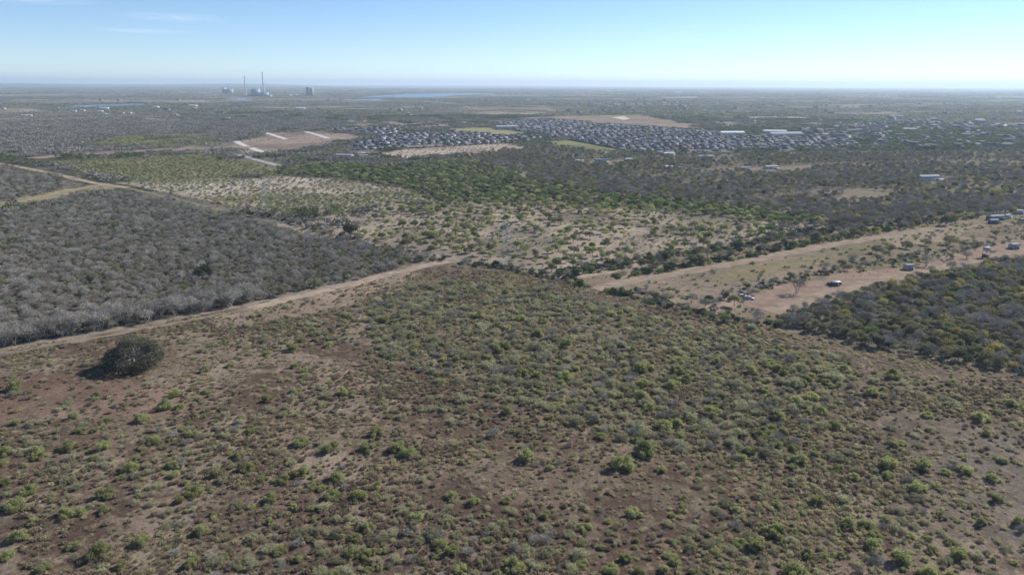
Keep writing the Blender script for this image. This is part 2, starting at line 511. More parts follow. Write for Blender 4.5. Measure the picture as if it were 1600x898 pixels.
LIB_PATCH = library('patch', [make_patch(0, ['twig', 'twig', 'twig_dark', 'greybrush']), make_patch(1, ['twig', 'greybrush', 'twig']),
                              make_patch(2, ['olivetree', 'greybrush', 'twig', 'olivetree']), make_patch(3, ['deep', 'olivetree', 'dark']),
                              make_patch(4, ['dark', 'dark', 'deep'], 30, 16, (7, 11)), make_patch(5, ['greybrush', 'twig', 'twig_dark', 'olivetree']),
                              make_patch(6, ['green', 'olive', 'green'], 36, 22, (2.5, 4.2))])

def mass(name, lib, pts, idx, scl, label, category, rot=None):
    """a mass nobody could count: one object that scatters the library over its points"""
    pts = np.asarray(pts, float)
    me = bpy.data.meshes.new(name)
    me.vertices.add(len(pts)); me.vertices.foreach_set('co', pts.astype(np.float32).ravel())
    for nm, ty, val in (('pidx', 'INT', np.asarray(idx, np.int32)), ('prot', 'FLOAT', np.asarray(RNG.uniform(0, 6.283, len(pts)) if rot is None else rot, np.float32)), ('pscl', 'FLOAT', np.asarray(scl, np.float32))):
        a = me.attributes.new(nm, ty, 'POINT'); a.data.foreach_set('value', val)
    me.update()
    o = bpy.data.objects.new(name, me); COL.objects.link(o)
    ng = bpy.data.node_groups.new('scatter_' + name, 'GeometryNodeTree')
    ng.interface.new_socket('Geometry', in_out='INPUT', socket_type='NodeSocketGeometry')
    ng.interface.new_socket('Geometry', in_out='OUTPUT', socket_type='NodeSocketGeometry')
    gi = ng.nodes.new('NodeGroupInput'); go = ng.nodes.new('NodeGroupOutput')
    ci = ng.nodes.new('GeometryNodeCollectionInfo'); ci.inputs['Collection'].default_value = lib
    ci.inputs['Separate Children'].default_value = True; ci.inputs['Reset Children'].default_value = True
    iop = ng.nodes.new('GeometryNodeInstanceOnPoints'); iop.inputs['Pick Instance'].default_value = True
    def attr(nm, dt):
        a = ng.nodes.new('GeometryNodeInputNamedAttribute'); a.data_type = dt; a.inputs['Name'].default_value = nm; return a.outputs['Attribute']
    cx = ng.nodes.new('ShaderNodeCombineXYZ'); er = ng.nodes.new('FunctionNodeEulerToRotation')
    L = ng.links.new
    L(gi.outputs[0], iop.inputs['Points']); L(ci.outputs[0], iop.inputs['Instance'])
    L(attr('pidx', 'INT'), iop.inputs['Instance Index'])
    L(attr('prot', 'FLOAT'), cx.inputs[2]); L(cx.outputs[0], er.inputs[0]); L(er.outputs[0], iop.inputs['Rotation'])
    L(attr('pscl', 'FLOAT'), iop.inputs['Scale']); L(iop.outputs[0], go.inputs[0])
    md = o.modifiers.new('scatter', 'NODES'); md.node_group = ng
    o['kind'] = 'stuff'; o['label'] = label; o['category'] = category
    return o

def tag(o, label, cat, group=None, kind=None):
    o['label'] = label; o['category'] = cat
    if group: o['group'] = group
    if kind: o['kind'] = kind
    return o
def obj(name, me, parent=None, loc=None):
    o = bpy.data.objects.new(name, me); COL.objects.link(o)
    if parent is not None: o.parent = parent
    if loc is not None: o.location = loc
    return o
def thing(name, parts, loc, rz, scl, label, cat, group=None):
    e = bpy.data.objects.new(name, None); COL.objects.link(e)
    e.empty_display_size = .5
    e.location = loc; e.rotation_euler = (0, 0, rz); e.scale = scl if isinstance(scl, tuple) else (scl,) * 3
    for pn, me in parts.items(): obj(pn, me, e)
    return tag(e, label, cat, group)
def structure(name, me, label=None, cat=None):
    o = obj(name, me); o['kind'] = 'structure'
    if label: o['label'] = label; o['category'] = cat
    return o

# ------------------------------------------------------------------ layout: areas of the plain (corners in the layout frame)
P = {}
P['field'] = poly([(-420, 625), (-150, 575), (0, 549), (150, 524), (330, 491), (460, 463), (560, 442), (640, 422), (700, 410), (800, 421), (880, 437), (960, 457), (1080, 487), (1200, 512), (1300, 530), (1400, 552), (1500, 570), (1600, 588), (1800, 625), (2300, 1100), (1900, 1250), (-300, 1250), (-700, 1100)])
P['left_wood'] = poly([(-300, 400), (-200, 375), (0, 334), (120, 308), (185, 302), (250, 313), (330, 331), (430, 353), (520, 377), (600, 393), (676, 404), (640, 415), (560, 436), (460, 457), (330, 484), (150, 517), (0, 543), (-150, 568), (-400, 612)])
P['left_wood2'] = poly([(-250, 240), (0, 262), (60, 272), (128, 288), (100, 296), (0, 317), (-250, 372)])
P['grey_far'] = poly([(-250, 190), (0, 186), (330, 190), (560, 186), (540, 203), (440, 205), (370, 213), (330, 223), (240, 233), (60, 241), (0, 248), (-250, 236)])
P['green_strip'] = poly([(110, 224), (200, 213), (330, 210), (352, 218), (340, 226), (240, 231), (140, 230)])
P['green_field'] = poly([(70, 253), (130, 249), (250, 244), (330, 239), (345, 247), (440, 263), (440, 274), (330, 280), (200, 283), (130, 269)])
P['pale_field'] = poly([(185, 285), (330, 281), (440, 275), (540, 282), (640, 296), (665, 306), (600, 320), (540, 336), (440, 333), (350, 320), (260, 300)])
P['dark_green'] = poly([(440, 262), (520, 257), (600, 262), (700, 252), (760, 258), (830, 280), (900, 297), (1000, 308), (1150, 325), (1290, 340), (1270, 350), (1150, 343), (1000, 328), (880, 321), (760, 314), (680, 316), (640, 296), (540, 282), (440, 275)])
P['orchard'] = poly([(545, 368), (590, 335), (660, 318), (760, 314), (880, 321), (1000, 328), (1150, 343), (1250, 352), (1200, 368), (1100, 388), (980, 408), (880, 424), (800, 412), (700, 398), (600, 383)])
P['grey_belt'] = poly([(820, 262), (900, 275), (1000, 285), (1150, 305), (1290, 322), (1330, 325), (1480, 318), (1600, 312), (1850, 305), (1850, 330), (1600, 332), (1530, 335), (1400, 350), (1300, 360), (1290, 341), (1150, 326), (1000, 309), (900, 298), (830, 281)])
P['mix_far'] = poly([(820, 262), (760, 258), (700, 252), (640, 250), (740, 243), (830, 232), (870, 228), (960, 241), (1060, 245), (1340, 237), (1600, 235), (1900, 235), (1850, 305), (1600, 312), (1480, 318), (1330, 325), (1290, 322), (1150, 305), (1000, 285), (900, 275)])
P['scrub'] = poly([(590, 240), (640, 233), (700, 227), (790, 223), (835, 231), (740, 243), (640, 248)])
P['right_wood'] = poly([(1212, 496), (1255, 480), (1330, 464), (1400, 444), (1480, 427), (1600, 404), (1850, 362), (1950, 650), (1800, 620), (1600, 583), (1500, 565), (1400, 547), (1300, 526), (1225, 508)])
P['strip'] = poly([(880, 432), (960, 412), (1100, 392), (1230, 370), (1300, 361), (1400, 351), (1530, 336), (1600, 333), (1850, 322), (1850, 362), (1600, 403), (1480, 426), (1400, 443), (1330, 463), (1255, 479), (1212, 495), (1200, 510), (1080, 486), (960, 456)])
P['sub_a'] = poly([(545, 226), (600, 213), (660, 209), (720, 209), (800, 214), (850, 217), (870, 219), (700, 229), (560, 235)])
P['sub_b'] = poly([(775, 193), (860, 188), (960, 196), (1110, 207), (1160, 216), (1260, 215), (1330, 222), (1352, 232), (1200, 236), (1060, 240), (990, 236), (880, 217), (832, 210), (800, 204)])
P['sub_c'] = poly([(510, 202), (600, 201), (640, 206), (600, 212), (545, 208)])
P['construction'] = poly([(350, 233), (374, 221), (410, 214), (440, 208), (505, 206), (545, 210), (580, 215), (530, 222), (500, 229), (440, 238), (395, 241)])
P['meadow'] = poly([(690, 202), (760, 199), (832, 210), (800, 213), (720, 208)])
P['meadow2'] = poly([(850, 221), (890, 218), (985, 237), (950, 241), (870, 229)])
P['brown_far'] = poly([(760, 188), (880, 181), (1000, 180), (1060, 190), (1110, 205), (960, 195), (860, 187)])
P['pale_low'] = poly([(340, 309), (430, 303), (520, 304), (660, 299), (668, 312), (600, 324), (545, 340), (440, 337), (350, 322)])
P['dark_soil'] = poly([(640, 762), (720, 742), (800, 786), (930, 798), (975, 870), (840, 856), (700, 806)])
P['bare_right'] = poly([(1270, 645), (1420, 635), (1600, 655), (1800, 700), (1850, 900), (1600, 850), (1490, 830), (1440, 770), (1380, 700), (1300, 670)])
P['bare_left'] = poly([(-100, 600), (100, 582), (230, 596), (320, 640), (200, 662), (60, 650), (-100, 690)])
P['dense'] = poly([(560, 480), (640, 450), (720, 440), (860, 452), (1100, 512), (1330, 562), (1340, 640), (1200, 720), (1000, 700), (760, 610), (600, 560)])
P['back_strip'] = poly([(640, 424), (700, 410), (800, 421), (960, 457), (1080, 487), (1300, 530), (1600, 588), (1800, 625), (1800, 648), (1600, 612), (1400, 575), (1280, 552), (1080, 512), (940, 475), (840, 452), (740, 440), (640, 445)])
P['sand_left'] = poly([(330, 494), (470, 466), (560, 444), (640, 424), (660, 428), (600, 450), (560, 475), (430, 500), (340, 515)])
P['clear_left'] = poly([(-250, 375), (0, 316), (105, 295), (160, 287), (200, 292), (120, 303), (0, 330), (-250, 395)])

# ------------------------------------------------------------------ ground sheet
def make_ground():
    radii = np.concatenate([[25, 50], 70 * np.exp(np.linspace(0, math.log(40000 / 70), 600))])
    ang = np.concatenate([np.radians(np.linspace(-50, 50, 540)), np.radians(np.linspace(50, 310, 54))[1:-1]])
    R, A = np.meshgrid(radii, ang, indexing='ij')
    X, Y = (R * np.sin(A)).ravel(), (R * np.cos(A)).ravel()
    nr, na = R.shape
    v = np.stack([X, Y, height(X, Y)], 1)
    v = np.concatenate([v, [[0, 0, float(height(0, 0))]]])
    i = np.arange(nr - 1)[:, None] * na; j = np.arange(na)[None]; j2 = (j + 1) % na
    f = np.stack([i + j, i + j2, i + na + j2, i + na + j], -1).reshape(-1, 4)[:, ::-1]
    c = nr * na
    f3 = np.stack([np.full(na, c), np.arange(na), (np.arange(na) + 1) % na], 1)[:, ::-1]
    mb = MB(); mb.add(v, f); mb.f3.append(f3); mb.m3.append(np.zeros(na))
    x, y = v[:, 0], v[:, 1]; d = np.hypot(x, y)
    # wobble the outlines of the areas a little so that no edge is ruler straight
    k = np.clip(d * .006, .8, 30)
    xw = x + (fbm(x / 23, y / 23, 3) - .5) * 2.2 * k; yw = y + (fbm(x / 23 + 90, y / 23 + 40, 3) - .5) * 2.2 * k
    n1 = fbm(x / 60, y / 60, 4)[:, None]; n2 = fbm(x / 17 + 9, y / 17 + 5, 4)[:, None]
    soil = np.zeros((len(v), 3)); lit = np.full(len(v), .5)
    # open plain far away: patches of grey brush, tan pasture, dark trees
    a = fbm(x / 700, y / 420, 4); b = fbm(x / 240 + 50, y / 170 + 20, 3)
    far = np.where((a > .56)[:, None], [.24, .20, .16], [.13, .12, .10]) * (.55 + .9 * b[:, None])
    far = np.where(((a < .40) & (b > .45))[:, None], [.045, .052, .035], far)
    soil[:] = far
    def paint(key, col, litter, alt=None, amt=0.0):
        s = inside(P[key], xw, yw)
        cc = np.array(col)[None] * np.ones((s.sum(), 1))
        if alt is not None:
            w = np.clip((n1[s] - .5) * 5 + .5, 0, 1) * amt
            cc = cc * (1 - w) + np.array(alt) * w
        soil[s] = cc * (.85 + .3 * n2[s]); lit[s] = litter
    paint('grey_far', (.15, .135, .12), .4, (.19, .165, .14), .8)
    paint('green_strip', (.15, .15, .085), .3)
    paint('left_wood', (.14, .12, .10), .6); paint('left_wood2', (.15, .13, .11), .6)
    paint('clear_left', (.26, .22, .135), .5, (.20, .19, .11), .7)
    paint('mix_far', (.125, .115, .088), .5, (.19, .165, .125), .5)
    paint('grey_belt', (.14, .125, .105), .5)
    paint('green_field', (.20, .175, .105), .3, (.15, .155, .08), .9)
    paint('pale_field', (.37, .32, .265), .3, (.22, .19, .145), .9)
    paint('pale_low', (.225, .20, .135), .4, (.30, .255, .19), .7)
    paint('dark_green', (.13, .12, .085), .4)
    paint('orchard', (.325, .265, .205), .4, (.175, .15, .118), .95)
    paint('scrub', (.36, .285, .235), .15, (.28, .23, .18), .8)
    paint('sub_a', (.20, .19, .185), .1); paint('sub_b', (.20, .19, .185), .1); paint('sub_c', (.20, .19, .18), .1)
    paint('construction', (.29, .225, .183), .5, (.18, .145, .12), .95)
    paint('meadow', (.25, .23, .125), .1); paint('meadow2', (.21, .215, .105), .15, (.15, .15, .08), .8)
    paint('brown_far', (.20, .15, .125), .1, (.27, .225, .16), .7)
    paint('strip', (.23, .178, .135), .6, (.165, .148, .095), .9)
    paint('right_wood', (.12, .105, .085), .6)
    paint('field', (.14, .105, .079), .85, (.20, .153, .116), .9)
    dk = inside(P['field'], xw, yw) & (fbm(x / 31 + 60, y / 31 + 12, 4) > .575)
    soil[dk] = np.array([.092, .063, .048]) * (.8 + .4 * n2[dk])
    pl_ = inside(P['field'], xw, yw) & (fbm(x / 24 + 15, y / 24 + 80, 4) > .62)
    soil[pl_] = np.array([.225, .174, .132]) * (.8 + .4 * n2[pl_])
    paint('dense', (.132, .112, .078), .9, (.165, .138, .098), .6); paint('dark_soil', (.085, .06, .047), .5, (.12, .088, .066), .6)
    paint('back_strip', (.105, .08, .064), .75, (.15, .113, .087), .8)
    paint('bare_left', (.13, .083, .064), .4, (.235, .17, .13), .8)
    paint('bare_right', (.13, .105, .084), .75, (.165, .14, .118), .8)
    paint('sand_left', (.27, .205, .155), .7, (.18, .14, .107), .7)
    me = mb.mesh('ground', [ground_mat()], True)
    at = me.attributes.new('soil', 'FLOAT_COLOR', 'POINT')
    at.data.foreach_set('color', np.concatenate([soil, np.ones((len(v), 1))], 1).astype(np.float32).ravel())
    at = me.attributes.new('litter', 'FLOAT', 'POINT'); at.data.foreach_set('value', lit.astype(np.float32))
    return structure('ground', me, 'dry brush country plain reaching to the horizon', 'ground')
make_ground()

# ------------------------------------------------------------------ haze
def make_haze():
    m, nt, out = new_mat('haze_air')
    pv = N(nt, 'ShaderNodeVolumePrincipled')
    pv.inputs['Color'].default_value = HAZE_COLOR
    pv.inputs['Density'].default_value = HAZE_DENSITY
    pv.inputs['Anisotropy'].default_value = .25
    nt.links.new(pv.outputs[0], out.inputs['Volume'])
    mb = MB(); mb.box((0, 0, 119.5), (83000, 83000, 281))
    o = obj('haze', mb.mesh('haze', [m])); o['kind'] = 'stuff'
    tag(o, 'thin blue haze over the whole plain', 'haze')
make_haze()
#@@PART2
# ------------------------------------------------------------------ tracks, roads, lots, water
ROADS = []
def resample(pl, step):
    d = np.hypot(*np.diff(pl, axis=0).T); t = np.concatenate([[0], np.cumsum(d)])
    n = max(2, int(t[-1] / step) + 1); q = np.linspace(0, t[-1], n)
    return np.stack([np.interp(q, t, pl[:, 0]), np.interp(q, t, pl[:, 1])], 1)
def smooth_line(pl, it=2):
    for _ in range(it):
        a = pl[:-1] * .75 + pl[1:] * .25; b = pl[:-1] * .25 + pl[1:] * .75
        pl = np.concatenate([pl[:1], np.stack([a, b], 1).reshape(-1, 2), pl[-1:]])
    return pl
def road(name, pts, width, mat, label, cat='track', rag=.25, off=.06, step=None, keep=1.0):
    pl = smooth_line(poly(pts)); d0 = np.hypot(*pl.mean(0))
    pl = resample(pl, step or max(3.0, d0 * .008))
    ROADS.append((pl, width * keep))
    t = np.gradient(pl, axis=0); t /= np.linalg.norm(t, axis=1)[:, None] + 1e-9
    nrm = np.stack([-t[:, 1], t[:, 0]], 1)
    rg = np.random.default_rng(len(ROADS))
    cols = []
    for sgn in (-1, -.55, 0, .55, 1):
        w = width / 2 * sgn
        j = rag * width * ((fbm(pl[:, 0] / 9 + sgn * 7, pl[:, 1] / 9, 3) - .5) * 2.2) * (abs(sgn) == 1)
        p = pl + nrm * (w + j)[:, None]
        cols.append(np.stack([p[:, 0], p[:, 1], height(p[:, 0], p[:, 1]) + off + d0 * 6e-5], 1))
    v = np.stack(cols, 1).reshape(-1, 3); n = len(pl)
    i = np.arange(n - 1)[:, None] * 5; k = np.arange(4)[None]
    f = np.stack([i + k, i + 5 + k, i + 6 + k, i + 1 + k], -1).reshape(-1, 4)
    if np.cross(t[0], nrm[0]) > 0: f = f[:, ::-1]
    mb = MB(); mb.add(v, f)
    return structure(name, mb.mesh(name, [mat], True), label, cat)
def sheet(name, pts, mat, label, cat, off=.1, rag=.0, cells=0):
    pl = poly(pts); pl = np.concatenate([pl, pl[:1]])
    d0 = np.hypot(*pl.mean(0))
    q = resample(pl, max(2.5, d0 * .006))[:-1]
    if rag: q = q + np.stack([fbm(q[:, 0] / 14, q[:, 1] / 14, 3) - .5, fbm(q[:, 0] / 14 + 70, q[:, 1] / 14, 3) - .5], 1) * 2 * rag
    z = height(q[:, 0], q[:, 1]) + off + d0 * 6e-5
    if d0 > 2500: z[:] = z.max()
    me = bpy.data.meshes.new(name)
    area = np.sum(q[:, 0] * np.roll(q[:, 1], -1) - np.roll(q[:, 0], -1) * q[:, 1])
    idx = list(range(len(q))) if area > 0 else list(range(len(q)))[::-1]
    me.from_pydata([(a, b, c) for (a, b), c in zip(q, z)], [], [idx]); me.update()
    me.materials.append(mat)
    return structure(name, me, label, cat)

SANDY = soil_mat('sandy_track', (.36, .285, .22), 1.4, .3, (.21, .16, .12), .9)
TAN = soil_mat('tan_dirt', (.31, .24, .182), 1.2, .3, (.185, .145, .105), 1.0)
TANF = soil_mat('dry_grass_strip', (.215, .178, .132), .5, .3, (.14, .125, .085), .95)
RED = soil_mat('reddish_dirt', (.285, .208, .16), 1.2, .3, (.18, .132, .10), 1.0)
PALE = soil_mat('pale_caliche', (.52, .46, .385), 1, .12, (.42, .36, .29), .5)
CONC = soil_mat('pale_concrete_street', (.50, .48, .45), 1, .08, (.42, .40, .37), .3)
GREY = soil_mat('grey_road', (.34, .33, .33), 1, .1, (.28, .27, .26), .3)
road('dirt_track', [(392, 482), (440, 470), (500, 457), (545, 446), (600, 431), (650, 418), (705, 409)], 7.5, SANDY, 'sandy dirt track along the edge of the bare grey wood', rag=.5)
road('faint_track', [(-260, 600), (-80, 568), (0, 553), (150, 528), (330, 494), (400, 480)], 4.5, soil_mat('dry_grass_ruts', (.24, .19, .145), 1.5, .4, (.15, .115, .09), .9), 'faint grassy track between the lone oak and the bare wood', rag=.7)
road('dirt_road', [(930, 452), (990, 438), (1060, 427), (1150, 411), (1230, 396), (1300, 383), (1400, 365), (1480, 355)], 9.5, TAN, 'wide pale dirt road between hedgerows beside the homestead')
road('farm_lane', [(1205, 488), (1260, 470), (1330, 449), (1400, 433), (1480, 416), (1560, 399), (1640, 384), (1850, 350)], 10, TAN, 'dirt lane along the green wood past the trailers')
road('grass_track', [(-250, 228), (0, 255), (50, 265), (100, 275), (150, 287), (200, 293)], 9, SANDY, 'pale track curving round the far bare wood')
road('grass_track', [(-200, 378), (0, 323), (105, 297), (165, 288)], 6, soil_mat('grassy_ruts', (.30, .255, .165), 1, .2, (.22, .2, .12), .6), 'grassy ruts between two blocks of bare wood')
road('grass_verge', [(165, 289), (200, 294), (260, 308), (330, 325), (370, 334)], 6, soil_mat('verge_grass', (.215, .185, .12), 1, .3, (.15, .135, .085), .9), 'yellowish grassy verge along the bare wood', 'verge', .5)
road('haul_road', [(55, 248), (90, 243), (130, 241), (250, 237), (330, 231), (360, 231)], 30, RED, 'broad reddish haul road leading to the building site')
road('farm_road', [(372, 242), (405, 251), (440, 260)], 9, GREY, 'straight grey paved road beside the green field')
for pts, lab in (([(369, 221), (376, 225), (386, 229)], 'short pale street end beside the grey brush'), ([(393, 231), (402, 235), (415, 240)], 'pale street leading out of the building site'),
                 ([(412, 207), (428, 211.5), (447, 218)], 'pale new street between the reddish building plots'), ([(478, 206), (495, 210.5), (513, 216.5)], 'pale new street next to the half built houses')):
    road('new_street', pts, 12, CONC, lab, 'street', .03)
road('farm_track', [(560, 238), (610, 242), (660, 250)], 9, PALE, 'pale track below the dark houses and the scrub', rag=.3)
road('field_path', [(1000, 247), (1180, 241), (1340, 238), (1500, 238)], 30, TANF, 'tan strip of open ground behind the house rows')
road('field_path', [(1090, 268), (1200, 262), (1360, 256), (1600, 252), (1750, 252)], 26, TANF, 'broken tan strip through the grey thicket')
road('field_path', [(1180, 309), (1240, 307), (1290, 301), (1330, 296), (1380, 296), (1440, 299)], 15, TANF, 'narrow pale lane winding through the grey wood')
HOLES = []
for pts, lab in (([(1150, 270), (1185, 262), (1262, 259), (1270, 266), (1210, 272)], 'pale dirt lot around the thicket barns'), ([(1420, 286), (1440, 277), (1475, 276), (1490, 282), (1460, 288)], 'pale yard around the large grey farm hall'),
                 ([(1285, 318), (1330, 298), (1400, 300), (1380, 312)], 'dull brown field enclosed by the grey wood'), ([(885, 258), (930, 251), (1000, 250), (960, 258)], 'tan yard around the blue-green roofed house')):
    HOLES.append(poly(pts)); sheet('dirt_yard', pts, TANF, lab, 'yard', .04, 8)
sheet('dirt_lot', [(1160, 478), (1185, 462), (1205, 448), (1260, 440), (1320, 428), (1400, 418), (1440, 410), (1500, 408), (1470, 418), (1400, 432), (1330, 448), (1260, 469), (1205, 487)], RED, 'trampled reddish dirt lot with trailer and cars', 'dirt lot', .03, 4)
sheet('dirt_lot', [(1450, 412), (1500, 392), (1560, 380), (1640, 372), (1640, 388), (1560, 398), (1500, 410)], RED, 'reddish dirt yard around the small white roofed sheds', 'dirt lot', .03, 4)
sheet('dirt_lot', [(1090, 482), (1120, 468), (1155, 462), (1150, 480), (1120, 488)], TAN, 'small tan dirt patch behind bare fence trees', 'dirt lot', .035, 3)
sheet('dirt_lot', [(886, 430), (950, 415), (1010, 408), (990, 417), (940, 428), (905, 436)], SANDY, 'narrow sandy clearing at the fence corner', 'dirt lot', .03, 4)
sheet('grass_strip', [(1100, 440), (1150, 420), (1220, 408), (1310, 398), (1290, 410), (1230, 424), (1170, 436)], soil_mat('green_grass', (.175, .155, .085), 1, .4, (.26, .205, .145), .9), 'yellowish green grass strip beside the dirt road', 'grass', .02, 5)
sheet('grass_strip', [(1380, 366), (1480, 354), (1600, 348), (1800, 340), (1800, 352), (1600, 368), (1500, 375), (1400, 386)], soil_mat('dry_pasture', (.28, .22, .165), 1, .3, (.19, .17, .105), .9), 'dry pasture in front of the farm buildings', 'grass', .02, 5)

def water_mat():
    m, nt, out = new_mat('lake_water')
    b = N(nt, 'ShaderNodeBsdfPrincipled'); b.inputs['Base Color'].default_value = (.07, .14, .21, 1)
    b.inputs['Roughness'].default_value = .28; b.inputs['IOR'].default_value = 1.33
    g = N(nt, 'ShaderNodeNewGeometry'); bp = N(nt, 'ShaderNodeBump'); bp.inputs['Strength'].default_value = .35; bp.inputs['Distance'].default_value = .4
    nt.links.new(noise(nt, g.outputs['Position'], .12, 4), bp.inputs['Height']); nt.links.new(bp.outputs[0], b.inputs['Normal'])
    nt.links.new(b.outputs[0], out.inputs[0])
    return m
WATER = water_mat()
LAKES = []
def lake(pts, label):
    LAKES.append(poly(pts)); sheet('lake', pts, WATER, label, 'lake', .4, 0)
lake([(560, 152.0), (598, 149.4), (640, 147.0), (700, 146.4), (740, 146.2), (782, 147.0), (775, 148.8), (720, 149.6), (690, 151.8), (650, 152.6), (620, 152.3)], 'large blue lake near the horizon')
lake([(536, 157.2), (570, 155.0), (600, 154.6), (606, 156.2), (575, 158.2)], 'narrow blue arm of the lake')
lake([(95, 166.8), (160, 163.6), (220, 162.4), (246, 163.4), (200, 165.8), (130, 168.2)], 'thin blue pond among far fields')
lake([(345, 155.5), (380, 153.6), (400, 154.6), (375, 157.0)], 'pale blue pond below the power station')
lake([(1498, 153.2), (1560, 152.2), (1720, 153.4), (1720, 155.0), (1560, 153.9)], 'long far reservoir strip on the plain')
for pts, lab in (([(1112, 184.6), (1180, 183.0), (1262, 183.2), (1262, 185.4), (1180, 186.0)], 'long pale bare strip behind the suburb'),
                 ([(1395, 192), (1470, 189.5), (1500, 191), (1450, 193.2)], 'pale lot among far houses'), ([(1545, 195.5), (1580, 194.3), (1585, 197), (1550, 197.8)], 'small pale lot among far trees'),
                 ([(1030, 152.4), (1090, 151.6), (1092, 152.6), (1040, 153.2)], 'pale field far out on the plain'), ([(955, 184), (975, 182), (985, 186), (975, 188)], 'pinkish scraped slope above the suburb')):
    LAKES.append(poly(pts)); sheet('pale_lot', pts, PALE, lab, 'lot', .4)

# ------------------------------------------------------------------ scattering
def in_view(x, y, margin=1.12):
    return (np.abs(np.arctan2(x, y)) < rad(36.2) * margin) & (y > 0)
def scatter(pg, spacing, rng=RNG, view=1.12, jit=.95):
    lo, hi = pg.min(0), pg.max(0)
    gx, gy = np.meshgrid(np.arange(lo[0], hi[0], spacing), np.arange(lo[1], hi[1], spacing))
    gx = gx + (np.arange(gx.shape[0])[:, None] % 2) * spacing * .5
    p = np.stack([gx.ravel(), gy.ravel()], 1); p += rng.uniform(-.5, .5, p.shape) * spacing * jit
    am = np.clip(np.hypot(p[:, 0], p[:, 1]) * .02, 2, 40)
    s = inside(pg, p[:, 0] + (fbm(p[:, 0] / 13, p[:, 1] / 13, 2) - .5) * 2 * am, p[:, 1] + (fbm(p[:, 0] / 13 + 40, p[:, 1] / 13, 2) - .5) * 2 * am) & in_view(p[:, 0], p[:, 1], view)
    return p[s]
def off_roads(p, extra=1.0):
    ok = np.ones(len(p), bool)
    for pl, w in ROADS:
        lo, hi = pl.min(0) - w, pl.max(0) + w
        s = np.where(np.all((p > lo) & (p < hi), 1))[0]
        if len(s):
            d = np.sqrt(((p[s, None] - pl[None]) ** 2).sum(-1)).min(1) if len(s) * len(pl) < 6e6 else np.array([np.sqrt(((q - pl) ** 2).sum(-1).min()) for q in p[s]])
            ok[s] &= d > w / 2 + extra
    return ok
def off_polys(p, polys):
    ok = np.ones(len(p), bool)
    for pg in polys: ok &= ~inside(pg, p[:, 0], p[:, 1])
    return ok
def along(pts, spacing, width, rng=RNG):
    pl = resample(poly(pts), spacing)
    t = np.gradient(pl, axis=0); t /= np.linalg.norm(t, axis=1)[:, None] + 1e-9
    return pl + np.stack([-t[:, 1], t[:, 0]], 1) * rng.normal(0, width / 2, (len(pl), 1)) + rng.normal(0, spacing * .25, pl.shape)
def pick(groups, weights, n, lib, rng=RNG):
    w = np.array(weights, float); k = rng.choice(len(groups), n, p=w / w.sum())
    return np.array([list(lib[groups[i]])[rng.integers(len(lib[groups[i]]))] for i in k], int) if n else np.zeros(0, int)
def p3(p, sink=0.0):
    return np.stack([p[:, 0], p[:, 1], height(p[:, 0], p[:, 1]) - sink], 1)
def frame_size(p, s):
    """size in the photograph, zero outside the frame"""
    x, y = pixel(p[:, 0], p[:, 1]); q = p3(p)
    return np.where((x > -8) & (x < W0 + 8) & (y > 130) & (y < H0 + 25), s / depth_of(q), 0)

SHRUB_PARTS = BUSH['green'] + BUSH['olive'] + TWIGB + BUSH['deep'] + BUSH['dark'] + BUSH['yellow']
TREE_PARTS = BARE + BARED + [p for k in ('mesquite', 'olive', 'yellow', 'deep', 'dark') for p in TREE[k]]
def kind_of(i, lib):
    return next(k for k, r in lib.items() if i in r)

def populate(p, idx, scl, n_single, single, mass_spec, parts, lib, sink=.0):
    """the n_single that show largest become things of their own, the rest one mass. single(kind, i) -> name, label, category, group"""
    p = np.asarray(p); sz = frame_size(p, scl)
    order = np.argsort(-sz); own = order[:n_single]; own = own[sz[own] > 0]
    pos = p3(p, sink)
    for i in own:
        nm, lab, cat, grp = single(kind_of(idx[i], parts_lib(parts)), idx[i], p[i], float(scl[i]))
        s = float(scl[i])
        thing(nm, parts[idx[i]], pos[i], random.uniform(0, 6.28), (s * random.uniform(.92, 1.08), s * random.uniform(.92, 1.08), s * random.uniform(.9, 1.1)), lab, cat, grp)
    rest = np.ones(len(p), bool); rest[own] = False
    if rest.any(): mass(mass_spec[0], lib, pos[rest], idx[rest], scl[rest], mass_spec[1], mass_spec[2])
def parts_lib(parts): return SH if parts is SHRUB_PARTS else TR

